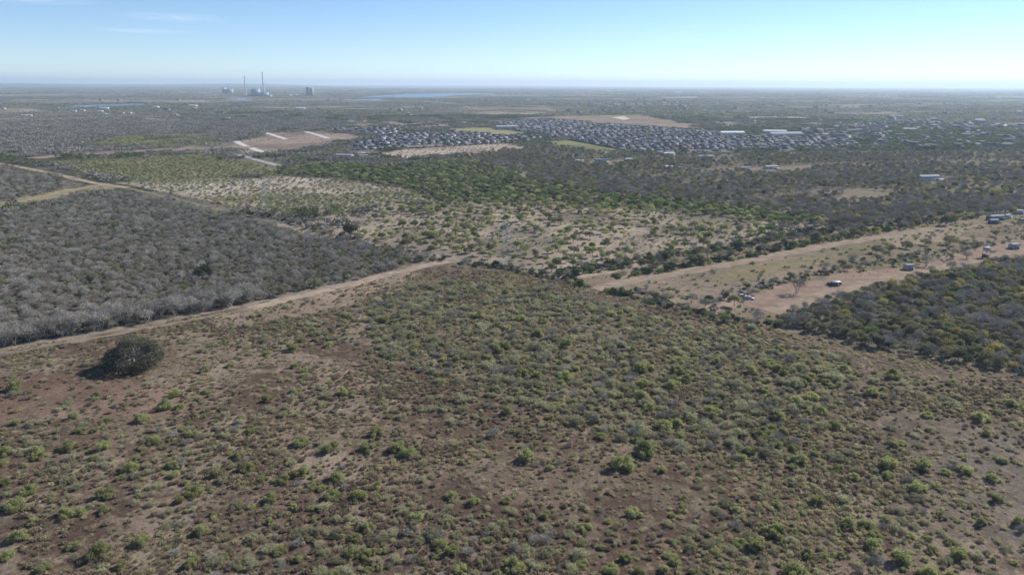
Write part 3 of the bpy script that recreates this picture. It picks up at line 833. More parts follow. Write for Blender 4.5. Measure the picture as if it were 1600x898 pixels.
# ------------------------------------------------------------------ the lone live oak
def make_oak():
    rng = np.random.default_rng(55)
    c = ground([211], [572])[0]; s = depth_of(c[None])[0] / FPX          # metres per layout pixel there
    R = 47 * s; H = 66 * s
    tb, cb = MB(), MB()
    L = lobes_of(rng, 60, R, H * .95, H * .02, .80, (.11, .27))
    L[:, 2] = np.maximum(L[:, 2], L[:, 4] * .75)
    L = np.concatenate([L, [[R * .72 * math.cos(a), R * .72 * math.sin(a), H * .22, R * .25, H * .2] for a in np.linspace(0, 6.28, 13)[:-1]]])
    f = np.array([0, 0, H * .22])
    tb.tube([np.array([0, 0, -.5]), np.array([.1, .1, H * .1]), f], [.95, .75, .7], 9, 0, .4)
    for l in L:
        m = f + (l[:3] - f) * .5 + rng.normal(size=3) * .5
        tb.tube([f, m, l[:3]], [.36, .2, .06], 5, 0, rng.uniform(.2, .8))
    n = 19000
    p, k = lobe_points(rng, L, n, .62, .25); lt = rng.uniform(0, 1, len(L))
    leaves(cb, rng, p, .36, np.clip(lt[k] * .75 + rng.uniform(0, .35, n), 0, 1))
    for j in range(26):
        l = L[rng.integers(len(L))]
        t, _ = lobe_points(rng, l[None] * np.array([1, 1, 1.1, 1.2, 1.3]), 1, .95)
        tb.tube([l[:3], t[0]], [.09, .03], 3, 0, .9)
    thing('live_oak', {'trunk': tb.mesh('oak_trunk', [M['bark']]), 'crown': cb.mesh('oak_crown', [M['oak']])},
          c, 0.0, 1.0, 'huge dark grey-green live oak standing alone in the brush field', 'oak tree')
    return c
OAK = make_oak()

# ------------------------------------------------------------------ the brush field: shrubs read off the photograph (x, y, width in the layout frame)
SEEN = [(26,597,32),(7,700,25),(63,707,22),(110,690,30),(128,667,20),(164,693,25),(148,711,17),(223,649,25),(274,611,24),(257,628,27),(281,631,18),(239,683,25),(297,671,22),(267,721,22),(272,736,20),(203,725,27),(336,735,25),(387,725,25),(45,758,30),(165,763,30),(22,655,20),(6,748,22),(25,778,28),(319,574,18),(114,646,18),(373,708,20),(303,760,30),
 (460,569,15),(475,575,16),(535,609,22),(688,592,20),(777,606,16),(793,638,22),(589,668,27),(470,684,28),(520,693,32),(575,693,28),(618,693,30),(638,700,28),(473,733,25),(528,738,28),(588,753,20),(518,766,30),(560,768,30),(441,743,27),(422,773,27),(503,631,13),(419,620,18),
 (840,581,20),(816,577,25),(883,580,28),(898,572,18),(1005,565,35),(1058,575,25),(1052,595,28),(1072,588,20),(1173,573,25),(1003,615,27),(1015,631,23),(1113,635,30),(1193,603,22),(895,623,17),(1037,659,27),(1058,655,22),(1066,679,20),(1009,695,38),(993,682,17),(970,714,40),(1033,727,20),(820,707,32),(939,677,20),(1171,700,22),(858,728,15),
 (1395,581,26),(1487,594,18),(1220,570,30),(1263,584,22),(1255,596,18),(1268,614,25),(1245,621,26),(1218,643,30),(1284,638,20),(1205,663,18),(1303,659,22),(1398,687,25),(1389,718,32),(1388,738,20),(1248,712,28),(1271,704,18),(1304,728,18),(1334,740,20),(1429,754,30),(1508,727,27),(1439,720,32),(1567,715,17),(1552,743,22),(1555,773,22),(1533,646,28),(1449,643,20),(1360,608,22),(1595,633,20),(1278,777,22),(1241,695,20),(1576,625,20),(1543,673,18),(1318,571,22),(1291,570,20),(1478,733,18),
 (410,743,20),(460,790,15),(486,790,15),(419,810,18),(315,823,22),(575,818,23),(650,800,28),(686,845,28),(570,862,26),(546,858,28),(554,835,22),(467,869,16),(305,870,22),(520,893,30),(792,777,18),(855,800,20),(990,793,30),(979,867,24),(955,881,28),(996,886,25),(1037,885,22),(803,877,34),(705,768,22),(738,778,22),(720,883,30),(708,855,28),(1067,788,16),
 (155,854,40),(191,877,26),(29,830,32),(23,784,30),(106,795,28),(164,791,23),(224,838,30),(115,847,22),(300,873,26),(280,778,20),(316,824,22),(11,861,25),(66,881,26),
 (1210,821,38),(1179,844,34),(1241,884,42),(1364,847,30),(1404,861,38),(1262,861,22),(1287,864,18),(1597,810,30),(1469,801,20),(1494,858,30),(1353,812,22),(1324,812,26),(1531,810,22),(1453,887,36),
 (514,535,17),(455,539,24),(544,490,16),(598,495,20),(814,493,18),(792,452,16),(713,558,16),(748,487,22),(843,513,22),(417,550,14),(781,533,36),(647,548,14),(955,486,18),(1017,497,16),(1046,502,16),(847,497,18),(1060,559,20),(967,555,18),(1218,539,20),(1191,543,10),(1248,555,13),(1119,560,18),(885,533,24),(843,516,20),(1205,566,20)]
SHAPE = ['rounded', 'low spreading', 'tall upright', 'rounded', 'tall upright', 'low spreading', 'tall upright', 'rounded']
GREEN_GROUP = 'green mesquite shrubs in the brush field'
def place_in_field(x, y):
    """what a shrub stands on or beside, by landmarks of the field"""
    a = (np.array([x]), np.array([y])); t = lambda k: bool(inside(P[k], *a)[0])
    d = math.hypot(x - OAK[0], y - OAK[1])
    if d < 32: return 'beside the lone live oak'
    if d < 60: return 'in the open ground around the live oak'
    if t('back_strip'): return 'on the bare strip along the back fence'
    if t('bare_right'): return 'on the bare grey flat'
    if t('sand_left'): return 'on sandy ground by the dirt track'
    for q, nm in ((TRACK_MID, 'near the sandy track'), (TOWER_A, 'not far from the pylon at the mixed wood')):
        if math.hypot(x - q[0], y - q[1]) < 55: return nm
    if beside(x, y): return 'next to a broad green mesquite' + (' amid dense brush' if t('dense') else ' on thin brush')
    if t('dense'): return 'in the densest part of the brush field'
    return 'on the thinly grown part of the brush field'
BIGSEEN = []
def beside(x, y):
    return any(math.hypot(x - a, y - b) < w * .5 + 3.2 for a, b, w in BIGSEEN)
TRACK_MID, TOWER_A = ground([560], [450])[0], ground([1600], [592])[0]
def size_word(w): return 'large' if w > 6.4 else 'medium-sized' if w > 4.2 else 'small'
def green_label(i, x, y, w): return 'bright green %s %s mesquite shrub %s' % (size_word(w), SHAPE[i % 8], place_in_field(x, y))
se = np.array(SEEN, float)
gp = ground(se[:, 0], se[:, 1] + se[:, 2] * .36)
gw = se[:, 2] * depth_of(gp) / FPX
for i, (q, w) in enumerate(zip(gp, gw)):
    k = (i * 5 + 3) % 8; s = float(w) / 2 * .98
    thing('mesquite_shrub', BUSH['green'][k], tuple(q), random.uniform(0, 6.28), (s, s * random.uniform(.9, 1.05), s * random.uniform(.95, 1.2)), green_label(k, q[0], q[1], w), 'shrub', GREEN_GROUP)

BIGSEEN = [(q[0], q[1], w) for q, w in zip(gp, gw) if w > 5.2]
fp = scatter(P['field'], 3.7, view=1.2)
fx, fy = pixel(fp[:, 0], fp[:, 1])
s = (fy < 985) & off_roads(fp, 2.0) & (np.hypot(fp[:, 0] - OAK[0], fp[:, 1] - OAK[1]) > 17)
fp, fx, fy = fp[s], fx[s], fy[s]
dens = .40 + 1.7 * (fbm(fp[:, 0] / 30, fp[:, 1] / 30, 2) - .5) + .8 * (fbm(fp[:, 0] / 9, fp[:, 1] / 9, 2) - .5)
in_dense = inside(P['dense'], fp[:, 0], fp[:, 1])
in_back = inside(P['back_strip'], fp[:, 0], fp[:, 1])
in_br = inside(P['bare_right'], fp[:, 0], fp[:, 1]); in_bl = inside(P['bare_left'], fp[:, 0], fp[:, 1]) | inside(P['sand_left'], fp[:, 0], fp[:, 1])
dens = np.where(in_dense, .78 + 1.2 * (fbm(fp[:, 0] / 16, fp[:, 1] / 16, 2) - .5), dens)
dens = np.where((fx > 1050) & (fy > 690) & ~in_br, dens + .25, dens)
dens = np.where(in_back, .10, dens); dens = np.where(in_br, .07, dens); dens = np.where(in_bl, .14, dens)
near = np.sqrt(((fp[:, None] - gp[None, :, :2]) ** 2).sum(-1)) / gw[None]
ok = (RNG.random(len(fp)) < dens) & (near.min(1) > .62)
fp = fp[ok]; in_dense = in_dense[ok]; fy = fy[ok]; fx = fx[ok]
pg_ = np.where(in_dense, .13, .27); u_ = RNG.random(len(fp))
tw = np.where(in_dense, .22, .14)
kindn = np.where(u_ < pg_, 0, np.where(u_ < pg_ + tw, 2, 1))
fidx = np.where(kindn == 0, RNG.integers(0, 8, len(fp)), np.where(kindn == 1, RNG.integers(8, 14, len(fp)), RNG.integers(14, 19, len(fp))))
fscl = np.where(kindn == 0, RNG.uniform(.7, 1.5, len(fp)), np.where(kindn == 1, RNG.uniform(.8, 2.0, len(fp)), RNG.uniform(.7, 1.7, len(fp)))) * np.where(in_dense, 1.4, 1.05)
fscl = fscl * np.exp(RNG.normal(0, .18, len(fp)))
fz = frame_size(fp, fscl)
single = np.zeros(len(fp), bool)
for kn, cnt in ((0, 300 - len(SEEN)), (1, 300), (2, 180)):
    c = np.where(kindn == kn)[0]; c = c[np.argsort(-fz[c])][:cnt]; single[c[fz[c] > 0]] = True
fpos = p3(fp, .05)
for i in np.where(single)[0]:
    k = int(fidx[i]); sc_ = float(fscl[i]); scl = (sc_, sc_ * random.uniform(.9, 1.1), sc_ * random.uniform(.75, 1.0))
    if kindn[i] == 0: nm, lab, grp = 'mesquite_shrub', green_label(k, fp[i, 0], fp[i, 1], 2 * sc_), GREEN_GROUP
    elif kindn[i] == 1: nm, lab, grp = 'olive_shrub', 'dull olive half-leafless %s shrub %s' % ('low' if scl[2] < 1.15 else 'bushy' if scl[2] < 1.5 else 'tall bushy', place_in_field(fp[i, 0], fp[i, 1])), 'olive shrubs in the brush field'
    else: nm, lab, grp = 'bare_shrub', 'leafless grey %s twiggy shrub %s' % ('low' if scl[2] < 1.1 else 'tall', place_in_field(fp[i, 0], fp[i, 1])), 'leafless shrubs in the brush field'
    thing(nm, SHRUB_PARTS[k], tuple(fpos[i]), random.uniform(0, 6.28), scl, lab, 'shrub', grp)
mass('low_shrubbery', LIB_SHRUB, fpos[~single], fidx[~single], fscl[~single], 'low olive and grey shrubbery between the larger shrubs of the field', 'shrubbery')

# dry weeds and grass tufts
wp = scatter(P['field'], 1.02, view=1.08)
wx, wy = pixel(wp[:, 0], wp[:, 1])
s = (wy < 940) & (wy > 424) & off_roads(wp, .2); wp = wp[s]
wd = np.where(inside(P['dense'], wp[:, 0], wp[:, 1]), 
              .62, .52) + 1.3 * (fbm(wp[:, 0] / 9 + 5, wp[:, 1] / 9, 3) - .42)
wj = wp + np.stack([fbm(wp[:, 0] / 12, wp[:, 1] / 12, 3) - .5, fbm(wp[:, 0] / 12 + 50, wp[:, 1] / 12, 3) - .5], 1) * 44
wd = wd * np.where(inside(P['bare_right'], wj[:, 0], wj[:, 1]), .45, 1) * np.where(inside(P['bare_left'], wp[:, 0], wp[:, 1]) | inside(P['dark_soil'], wp[:, 0], wp[:, 1]), .5, 1) * np.where(inside(P['sand_left'], wp[:, 0], wp[:, 1]), .3, 1)
big_ = fbm(wp[:, 0] / 36 + 5, wp[:, 1] / 36 + 44, 3)
wd = wd * np.clip((big_ - .30) * 4.5, .34, 1.15) * np.where(fbm(wp[:, 0] / 31 + 60, wp[:, 1] / 31 + 12, 4) > .575, .45, 1)
s = RNG.random(len(wp)) < wd; wp = wp[s]
pk = fbm(wp[:, 0] / 26 + 33, wp[:, 1] / 26, 3); u_ = RNG.random(len(wp)) + (pk - .5) * 1.6
wdn = inside(P['dense'], wp[:, 0], wp[:, 1]) | (wp[:, 0] > 40)
wk = np.where(u_ < .38, 0, np.where(u_ < np.where(wdn, .74, .60), 1, 2))
mass('dry_weeds', LIB_WEED, p3(wp), RNG.integers(0, 3, len(wp)) * 3 + wk, RNG.uniform(.6, 1.8, len(wp)), 'dry straw and brown weeds covering the brush field floor', 'weeds')

# ------------------------------------------------------------------ left wood of bare grey mesquite
def grey_single(kind, i, q, s):
    h = 'tall' if s > 1.3 else 'medium-high' if s > .9 else 'low'
    d = min(math.hypot(q[0] - r[0], q[1] - r[1]) for r in WOOD_EDGE)
    w = 'in the front row by the track' if d < 8 else 'just behind the front row' if d < 22 else 'deep inside the bare wood'
    if kind in ('bare', 'bared'): return 'bare_tree', 'leafless %s %s mesquite tree %s' % (h, 'brown-grey' if kind == 'bared' else 'pale grey', w), 'tree', 'bare trees of the grey wood'
    return 'thicket_tree', '%s %s tree among the leafless mesquites, %s' % (h, 'deep green' if kind == 'deep' else 'olive green', w), 'tree', 'green trees inside the grey wood'
WOOD_EDGE = resample(poly([(-120, 560), (0, 540), (150, 515), (330, 482), (460, 455), (560, 434), (640, 412), (668, 404)]), 4.0)
front = np.concatenate([along([(-120, 560), (0, 540), (150, 515), (330, 482), (400, 468)], 4.5, 4.0), along([(-120, 553), (0, 533), (150, 508), (330, 475), (400, 461)], 4.5, 5.0)])
front2 = along([(400, 468), (460, 455), (560, 434), (640, 412), (668, 404)], 5.5, 4.0)
wood = scatter(P['left_wood'], 4.0); wood = wood[off_roads(wood, 2.5)]
p = np.concatenate([front, front2, wood])
idx = np.concatenate([pick(['bare'], [1], len(front), TR), pick(['bare', 'olive', 'deep'], [.45, .35, .2], len(front2), TR), pick(['bare', 'bared', 'olive', 'deep'], [.44, .18, .33, .05], len(wood), TR)])
scl = np.concatenate([RNG.uniform(1.2, 1.75, len(front)), RNG.uniform(.6, 1.0, len(front2)), (.5 + .6 * RNG.random(len(wood)) ** 1.7) * np.where(np.isin(idx[len(front) + len(front2):], list(TR['olive'])), .72, 1)])
populate(p, idx, scl, 300, grey_single, ('bare_woodland', 'dense leafless grey woodland behind the sandy track', 'woodland'), TREE_PARTS, LIB_TREE)
w2 = scatter(P['left_wood2'], 6.0); w2 = w2[off_roads(w2, 3)]
mass('bare_woodland', LIB_TREE, p3(w2), pick(['bare', 'bared', 'olive'], [.5, .2, .3], len(w2), TR), RNG.uniform(.7, 1.15, len(w2)), 'farther block of leafless grey woodland beyond the grassy ruts', 'woodland')
wu = np.concatenate([scatter(P['left_wood'], 4.6), scatter(P['left_wood2'], 7)]); wu = wu[off_roads(wu, 2)]
mass('undergrowth', LIB_SHRUB, p3(wu), pick(['twig', 'olive', 'dark'], [.42, .5, .08], len(wu), SH), RNG.uniform(.8, 1.6, len(wu)), 'grey twiggy undergrowth beneath the bare wood', 'undergrowth')

# ------------------------------------------------------------------ right wood, mixed
def right_single(kind, i, q, s):
    h = 'tall ' if s > 1.08 else 'low ' if s < .88 else ''
    dl = min(math.hypot(q[0] - r[0], q[1] - r[1]) for r in MIX_EDGE)
    w = 'at the field edge of the mixed wood' if dl < 9 else 'a little behind the field edge of the mixed wood' if dl < 28 else 'in the middle of the mixed wood by the lane'
    nm, adj = {'bare': ('bare_tree', 'leafless grey'), 'bared': ('bare_tree', 'leafless brown-grey'), 'olive': ('olive_tree', 'dull olive green'), 'yellow': ('yellowing_tree', 'yellow-green'), 'deep': ('green_tree', 'deep green'), 'dark': ('evergreen_tree', 'dark evergreen'), 'mesquite': ('mesquite_tree', 'light green')}[kind]
    return nm, '%s%s tree %s' % (h, adj, w), 'tree', 'trees of the mixed wood'
MIX_EDGE = resample(poly([(1225, 506), (1300, 524), (1400, 545), (1500, 563), (1600, 581), (1750, 608)]), 4.0)
rw = scatter(P['right_wood'], 4.7); rw = rw[off_roads(rw, 3)]
edge = along([(1225, 506), (1300, 524), (1400, 545), (1500, 563), (1600, 581), (1750, 608)], 6, 3)
n2 = fbm(rw[:, 0] / 25, rw[:, 1] / 25, 2)
idx = np.concatenate([np.where(n2 > .56, pick(['bare', 'yellow', 'olive'], [.45, .08, .47], len(rw), TR), pick(['olive', 'yellow', 'bare', 'deep', 'dark', 'bared'], [.54, .07, .17, .10, .04, .08], len(rw), TR)), pick(['bare', 'olive', 'dark', 'yellow'], [.3, .35, .25, .1], len(edge), TR)])
p = np.concatenate([rw, edge])
populate(p, idx, .6 + .65 * RNG.random(len(p)) ** 1.4, 300, right_single, ('mixed_woodland', 'dense olive and grey woodland between the field and the dirt lane', 'woodland'), TREE_PARTS, LIB_TREE)
ru = scatter(P['right_wood'], 4.6); ru = ru[off_roads(ru, 2)]
mass('undergrowth', LIB_SHRUB, p3(ru), pick(['dark', 'olive', 'twig', 'deep'], [.25, .4, .25, .1], len(ru), SH), RNG.uniform(.8, 1.7, len(ru)), 'dark undergrowth beneath the mixed wood', 'undergrowth')

# ------------------------------------------------------------------ hedgerows
def hedge(pts, spacing, width, shrubs, sw, ssize, trees, tw_, tsize, tevery, single_label, group, key):
    a = along(pts, spacing, width); a = a[off_roads(a, 1.5)]
    i1 = pick(shrubs, sw, len(a), SH); s1 = RNG.uniform(*ssize, len(a))
    mass('hedge_undergrowth', LIB_SHRUB, p3(a), i1, s1, 'low undergrowth along the ' + key, 'undergrowth')
    b = along(pts, tevery, width * .8); b = b[off_roads(b, 2.5)]
    i2 = pick(trees, tw_, len(b), TR); s2 = RNG.uniform(*tsize, len(b)); q = p3(b)
    for i in range(len(b)):
        k = kind_of(i2[i], TR)
        adj = {'bare': 'leafless grey', 'bared': 'leafless brown', 'olive': 'olive green', 'yellow': 'yellowing', 'deep': 'deep green', 'dark': 'dark evergreen', 'mesquite': 'light green'}[k]
        if frame_size(b[i:i + 1], s2[i:i + 1])[0] <= 0: continue
        thing('hedge_tree', TREE_PARTS[i2[i]], tuple(q[i]), random.uniform(0, 6.28), float(s2[i]), '%s hedgerow tree %s' % (adj, single_label), 'tree', group)
hedge([(165, 287), (260, 302), (370, 327)], 5, 3, ['dark', 'twig', 'olive'], [.4, .3, .3], (.6, 1.3), ['olive', 'dark'], [.5, .5], (.3, .5), 40, 'on the thin fence line above the grassy verge', 'trees on the thin fence line', 'thin fence line above the grassy verge')
hedge([(370, 327), (400, 334), (480, 356), (560, 378), (640, 396), (700, 408)], 2.4, 6, ['dark', 'twig', 'olive'], [.35, .35, .3], (1.0, 2.6), ['bare', 'bared', 'dark', 'olive'], [.4, .3, .1, .2], (.5, 1.05), 8, 'on the fence line beside the bare wood', 'trees on the bare wood fence line', 'fence line beside the bare wood')
hedge([(878, 432), (940, 418), (1010, 406), (1090, 393), (1160, 383), (1230, 370), (1300, 361)], 1.7, 9, ['dark', 'deep', 'olive', 'twig'], [.52, .28, .12, .08], (1.6, 3.6), ['dark', 'deep', 'olive', 'bare'], [.3, .25, .25, .2], (.7, 1.15), 7, 'in the hedge below the pale pasture', 'trees in the hedge below the pale pasture', 'hedge below the pale pasture')
hedge([(955, 440), (1010, 428), (1060, 418), (1110, 410), (1180, 400), (1240, 385), (1300, 373), (1370, 359), (1440, 348), (1520, 338)], 1.7, 11, ['dark', 'deep', 'olive', 'yellow'], [.45, .25, .22, .08], (1.5, 3.5), ['olive', 'deep', 'dark', 'bare', 'yellow'], [.3, .2, .2, .2, .1], (.75, 1.3), 7, 'in the hedge beside the wide dirt road', 'trees in the hedge beside the dirt road', 'hedge beside the wide dirt road')
hedge([(1000, 420), (1080, 404), (1160, 392), (1240, 378)], 3.5, 12, ['twig', 'olive', 'yellow'], [.4, .4, .2], (1.0, 2.4), ['bare', 'olive'], [.5, .5], (.6, 1.0), 14, 'in the brush between the two hedges', 'trees in the brush between the hedges', 'brush between the two hedges')
hedge([(690, 406), (760, 415), (800, 420), (860, 434), (920, 447), (1000, 466), (1080, 486), (1150, 501), (1215, 511)], 1.5, 6, ['dark', 'deep', 'twig', 'olive'], [.55, .2, .13, .12], (1.1, 2.8), ['bare', 'olive', 'dark', 'deep'], [.4, .25, .2, .15], (.5, .95), 9, 'on the back fence line of the brush field', 'trees on the back fence line', 'back fence line of the brush field')
hedge([(960, 456), (1040, 462), (1110, 470), (1160, 462), (1190, 446), (1240, 436), (1290, 426), (1330, 416), (1400, 406), (1470, 392)], 2.2, 7, ['dark', 'twig', 'olive'], [.4, .3, .3], (.9, 2.2), ['olive', 'bare', 'dark'], [.4, .35, .25], (.55, .95), 10, 'on the fence behind the dirt lot', 'trees on the fence behind the dirt lot', 'fence behind the dirt lot')
hedge([(1465, 408), (1500, 396), (1560, 378), (1640, 366)], 3.5, 6, ['dark', 'twig', 'olive'], [.4, .3, .3], (.8, 1.8), ['olive', 'bare'], [.6, .4], (.6, .9), 14, 'behind the yard with white roofed sheds', 'trees behind the shed yard', 'back of the shed yard')
# single trees picked out around the homestead
for (x, y, w, k, lab) in [(1100, 482, 22, 'bare', 'slender leafless tree on the fence by the tan dirt patch'), (1116, 485, 22, 'bare', 'leafless tree beside the slender one on the fence'), (1041, 470, 18, 'bare', 'short leafless tree standing in the fence scrub'),
                          (1184, 499, 20, 'bare', 'tall leafless grey tree between the field and the white cars'), (1245, 458, 30, 'bared', 'wide leafless tree casting shade in the reddish lot'), (1148, 478, 26, 'mesquite', 'round green tree beside the white cars'),
                          (1330, 413, 22, 'bare', 'leafless tree at the fence behind the trailer'), (1370, 396, 26, 'olive', 'olive tree in the pasture beside the dirt road'), (1390, 393, 24, 'olive', 'second olive tree of the row in the pasture'), (1415, 388, 24, 'olive', 'third olive tree of the row in the pasture'), (1445, 383, 22, 'olive', 'fourth olive tree of the row in the pasture'),
                          (1484, 382, 28, 'olive', 'broad olive tree beside the brush piles'), (1447, 416, 22, 'bare', 'leafless tree beside the grey roofed shed'), (1510, 404, 16, 'bare', 'leafless tree beside the raised tank stand'), (1556, 369, 18, 'olive', 'lone small tree in the dry pasture'),
                          (1477, 352, 22, 'dark', 'dark round tree at the pasture edge'), (1570, 333, 24, 'bare', 'tall pale tree behind the farmhouse'), (1548, 330, 18, 'olive', 'olive tree behind the farmhouse roofs'), (548, 372, 34, 'dark', 'dark bushy tree at the corner of the bare wood'), (560, 364, 24, 'bared', 'leafless brown tree next to the dark corner tree'),
                          (318, 436, 34, 'dark', 'dark evergreen tree inside the bare grey wood'), (300, 428, 20, 'deep', 'small deep green tree inside the bare grey wood')]:
    g = ground([x], [y])[0]; wm = w * depth_of(g[None])[0] / FPX
    parts = TREE_PARTS[list(TR[k])[(x + y) % len(TR[k])]]
    thing({'bare': 'bare_tree', 'bared': 'bare_tree', 'dark': 'evergreen_tree'}.get(k, 'pasture_tree'), parts, (g[0], g[1], g[2] - (.5 if k == 'olive' else 0)), (x * 7) % 6, (wm / 6.6, wm / 6.6, wm / (8.2 if k == 'olive' else 6.6)), lab, 'tree')

# ------------------------------------------------------------------ pale pasture with scattered trees
op = scatter(P['orchard'], 9.2, jit=1.0); op = op[off_roads(op, 3)]
dn = fbm(op[:, 0] / 45 + 11, op[:, 1] / 45 + 3, 3)
ox, oy = pixel(op[:, 0], op[:, 1])
keep = (RNG.random(len(op)) < np.clip(.58 + 1.7 * (dn - .5) + np.where(ox < 740, .12, 0) + np.where(oy < 336, .45, 0), .05, 1)); op = op[keep]
idx = pick(['mesquite', 'deep', 'olive'], [.55, .28, .17], len(op), TR); scl = RNG.uniform(.6, 1.45, len(op))
def past_single(kind, i, q, s):
    h = 'large' if s > 1.15 else 'small' if s < .85 else 'middling'
    x_, y_ = pixel(q[:1], q[1:2]); w = 'next to the green thicket' if y_[0] < 336 else 'beside the fence hedge' if y_[0] > 385 else 'out on open sand' 
    a = {'mesquite': 'light green', 'deep': 'deep green', 'olive': 'olive'}[kind]
    return 'pasture_tree', '%s %s flat-topped mesquite tree on the pale pasture, %s' % (h, a, w), 'tree', 'trees scattered on the pale pasture'
populate(op, idx, scl, 300, past_single, ('pasture_thicket', 'green thicket at the far edge of the pale pasture', 'thicket'), TREE_PARTS, LIB_TREE)
ob = scatter(P['orchard'], 5.5); nb = fbm(ob[:, 0] / 30 + 71, ob[:, 1] / 30, 3); ob = ob[RNG.random(len(ob)) < np.clip(.56 + 2.2 * (nb - .5), 0, .9)]
mass('low_shrubbery', LIB_SHRUB, p3(ob), pick(['olive', 'twig', 'green', 'deep'], [.4, .35, .15, .1], len(ob), SH), RNG.uniform(.5, 1.6, len(ob)), 'small shrubs dotted over the pale pasture', 'shrubbery')

# ------------------------------------------------------------------ farther fields and thickets (masses)
def zone(name, key, spacing, groups, weights, size, lab, cat, lib=None, libk=None, prob=None, extra=2.0, holes=()):
    q = scatter(P[key], spacing); q = q[off_roads(q, extra)]
    if holes: q = q[off_polys(q, holes)]
    if prob: q = q[RNG.random(len(q)) < np.clip(prob[0] + prob[1] * (fbm(q[:, 0] / prob[2] + 7, q[:, 1] / prob[2], 3) - .5), 0, 1)]
    return mass(name, lib or LIB_TREE, p3(q), pick(groups, weights, len(q), libk or TR), RNG.uniform(*size, len(q)), lab, cat)
zone('low_shrubbery', 'pale_field', 6.2, ['green', 'olive', 'deep', 'twig'], [.35, .4, .05, .2], (.9, 2.2), 'small green shrubs in rows on the white sandy field', 'shrubbery', LIB_SHRUB, SH, (.85, 1.2, 60))
zone('low_shrubbery', 'pale_low', 5.5, ['olive', 'green', 'deep', 'twig'], [.45, .3, .1, .15], (1.0, 2.6), 'olive shrubs on the lower edge of the white sandy field', 'shrubbery', LIB_SHRUB, SH, (.8, 1.0, 60))
zone('low_shrubbery', 'green_field', 5.4, ['green', 'olive', 'deep', 'yellow'], [.42, .3, .18, .1], (1.0, 2.4), 'dense yellow-green shrubs beside the grey paved road', 'shrubbery', LIB_SHRUB, SH, (.85, 1.0, 60))
zone('green_thicket', 'dark_green', 6.3, ['deep', 'mesquite', 'olive', 'dark'], [.52, .22, .12, .14], (.7, 1.25), 'dense dark green mesquite thicket crossing the plain', 'thicket', prob=(.92, .8, 60))
zone('bare_woodland', 'grey_belt', 6.6, ['bare', 'bared', 'olive', 'yellow', 'deep'], [.34, .24, .24, .08, .10], (.9, 1.45), 'belt of leafless grey trees beyond the pale pasture', 'woodland', prob=(.9, .8, 80), holes=HOLES)
zone('mixed_woodland', 'mix_far', 7.6, ['bare', 'bared', 'olive', 'yellow', 'deep', 'dark'], [.2, .2, .35, .06, .11, .08], (.8, 1.35), 'grey and olive woodland in front of the suburb', 'woodland', prob=(.8, 1.9, 110), holes=HOLES)
zone('low_shrubbery', 'scrub', 8, ['olive', 'twig', 'deep'], [.5, .4, .1], (.8, 1.8), 'sparse scrub on the pinkish slope below the houses', 'shrubbery', LIB_SHRUB, SH, (.55, 1.5, 60))
zone('low_shrubbery', 'strip', 5.2, ['olive', 'twig', 'green', 'yellow'], [.4, .3, .2, .1], (.5, 2.0), 'small scattered shrubs around the homestead', 'shrubbery', LIB_SHRUB, SH, (.46, 2.0, 26), 1.5, [poly([(1160, 478), (1205, 448), (1320, 428), (1500, 408), (1400, 432), (1205, 487)]), poly([(1450, 412), (1500, 392), (1640, 372), (1640, 388), (1500, 410)])])
zone('grass_tufts', 'clear_left', 5, ['olive', 'twig', 'yellow'], [.5, .3, .2], (.3, .9), 'grass and low shrubs in the clearing between bare woods', 'grass', LIB_SHRUB, SH, (.3, 1.2, 40))

zone('low_shrubbery', 'construction', 12, ['olive', 'twig', 'dark'], [.45, .45, .1], (.8, 2.0), 'scattered scrub on the reddish building plots', 'shrubbery', LIB_SHRUB, SH, (.24, 2.4, 60))
BIG = [P[k] for k in ('field', 'left_wood', 'left_wood2', 'green_field', 'pale_field', 'dark_green', 'orchard', 'grey_belt', 'mix_far', 'scrub', 'right_wood', 'strip', 'sub_a', 'sub_b', 'sub_c', 'construction', 'meadow', 'meadow2', 'brown_far', 'clear_left')]
def ringpts(r0, r1, spacing):
    hw = r1 * math.tan(rad(41))
    gx, gy = np.meshgrid(np.arange(-hw, hw, spacing), np.arange(r0 * .7, r1, spacing))
    q = np.stack([gx.ravel(), gy.ravel()], 1); q += RNG.uniform(-.5, .5, q.shape) * spacing
    d = np.hypot(q[:, 0], q[:, 1]); q = q[(d > r0) & (d < r1) & in_view(q[:, 0], q[:, 1], 1.1)]
    return q[off_polys(q, LAKES)]
def cover(q):
    a = fbm(q[:, 0] / 700, q[:, 1] / 420, 4); b = fbm(q[:, 0] / 240 + 50, q[:, 1] / 170 + 20, 3)
    return a, b
q = ringpts(560, 2600, 24); q = q[off_polys(q, BIG) & off_roads(q, 16)]
a, b = cover(q); gf = inside(P['grey_far'], q[:, 0], q[:, 1]); gs = inside(P['green_strip'], q[:, 0], q[:, 1])
keep = RNG.random(len(q)) < np.where(gf, .95, np.where(a > .56, .35, .85)); q, a, b, gf, gs = q[keep], a[keep], b[keep], gf[keep], gs[keep]
u = RNG.random(len(q))
xq, _ = pixel(q[:, 0], q[:, 1])
idx = np.where(u < .30, 0, np.where(u < .52, 1, np.where(u < .74, 5, np.where(u < .88, 2, np.where(u < .96, 3, 4)))))
idx = np.where((a < .42) & (u > .55), 4, idx)
idx = np.where(gf, np.where(u < .55, 0, np.where(u < .93, 1, 5)), idx); idx = np.where(gs, np.where(u < .7, 6, 2), idx)
mass('far_woodland', LIB_PATCH, p3(q, .2), idx, RNG.uniform(.8, 1.15, len(q)), 'grey and olive brush woodland covering the plain around the suburb', 'woodland')
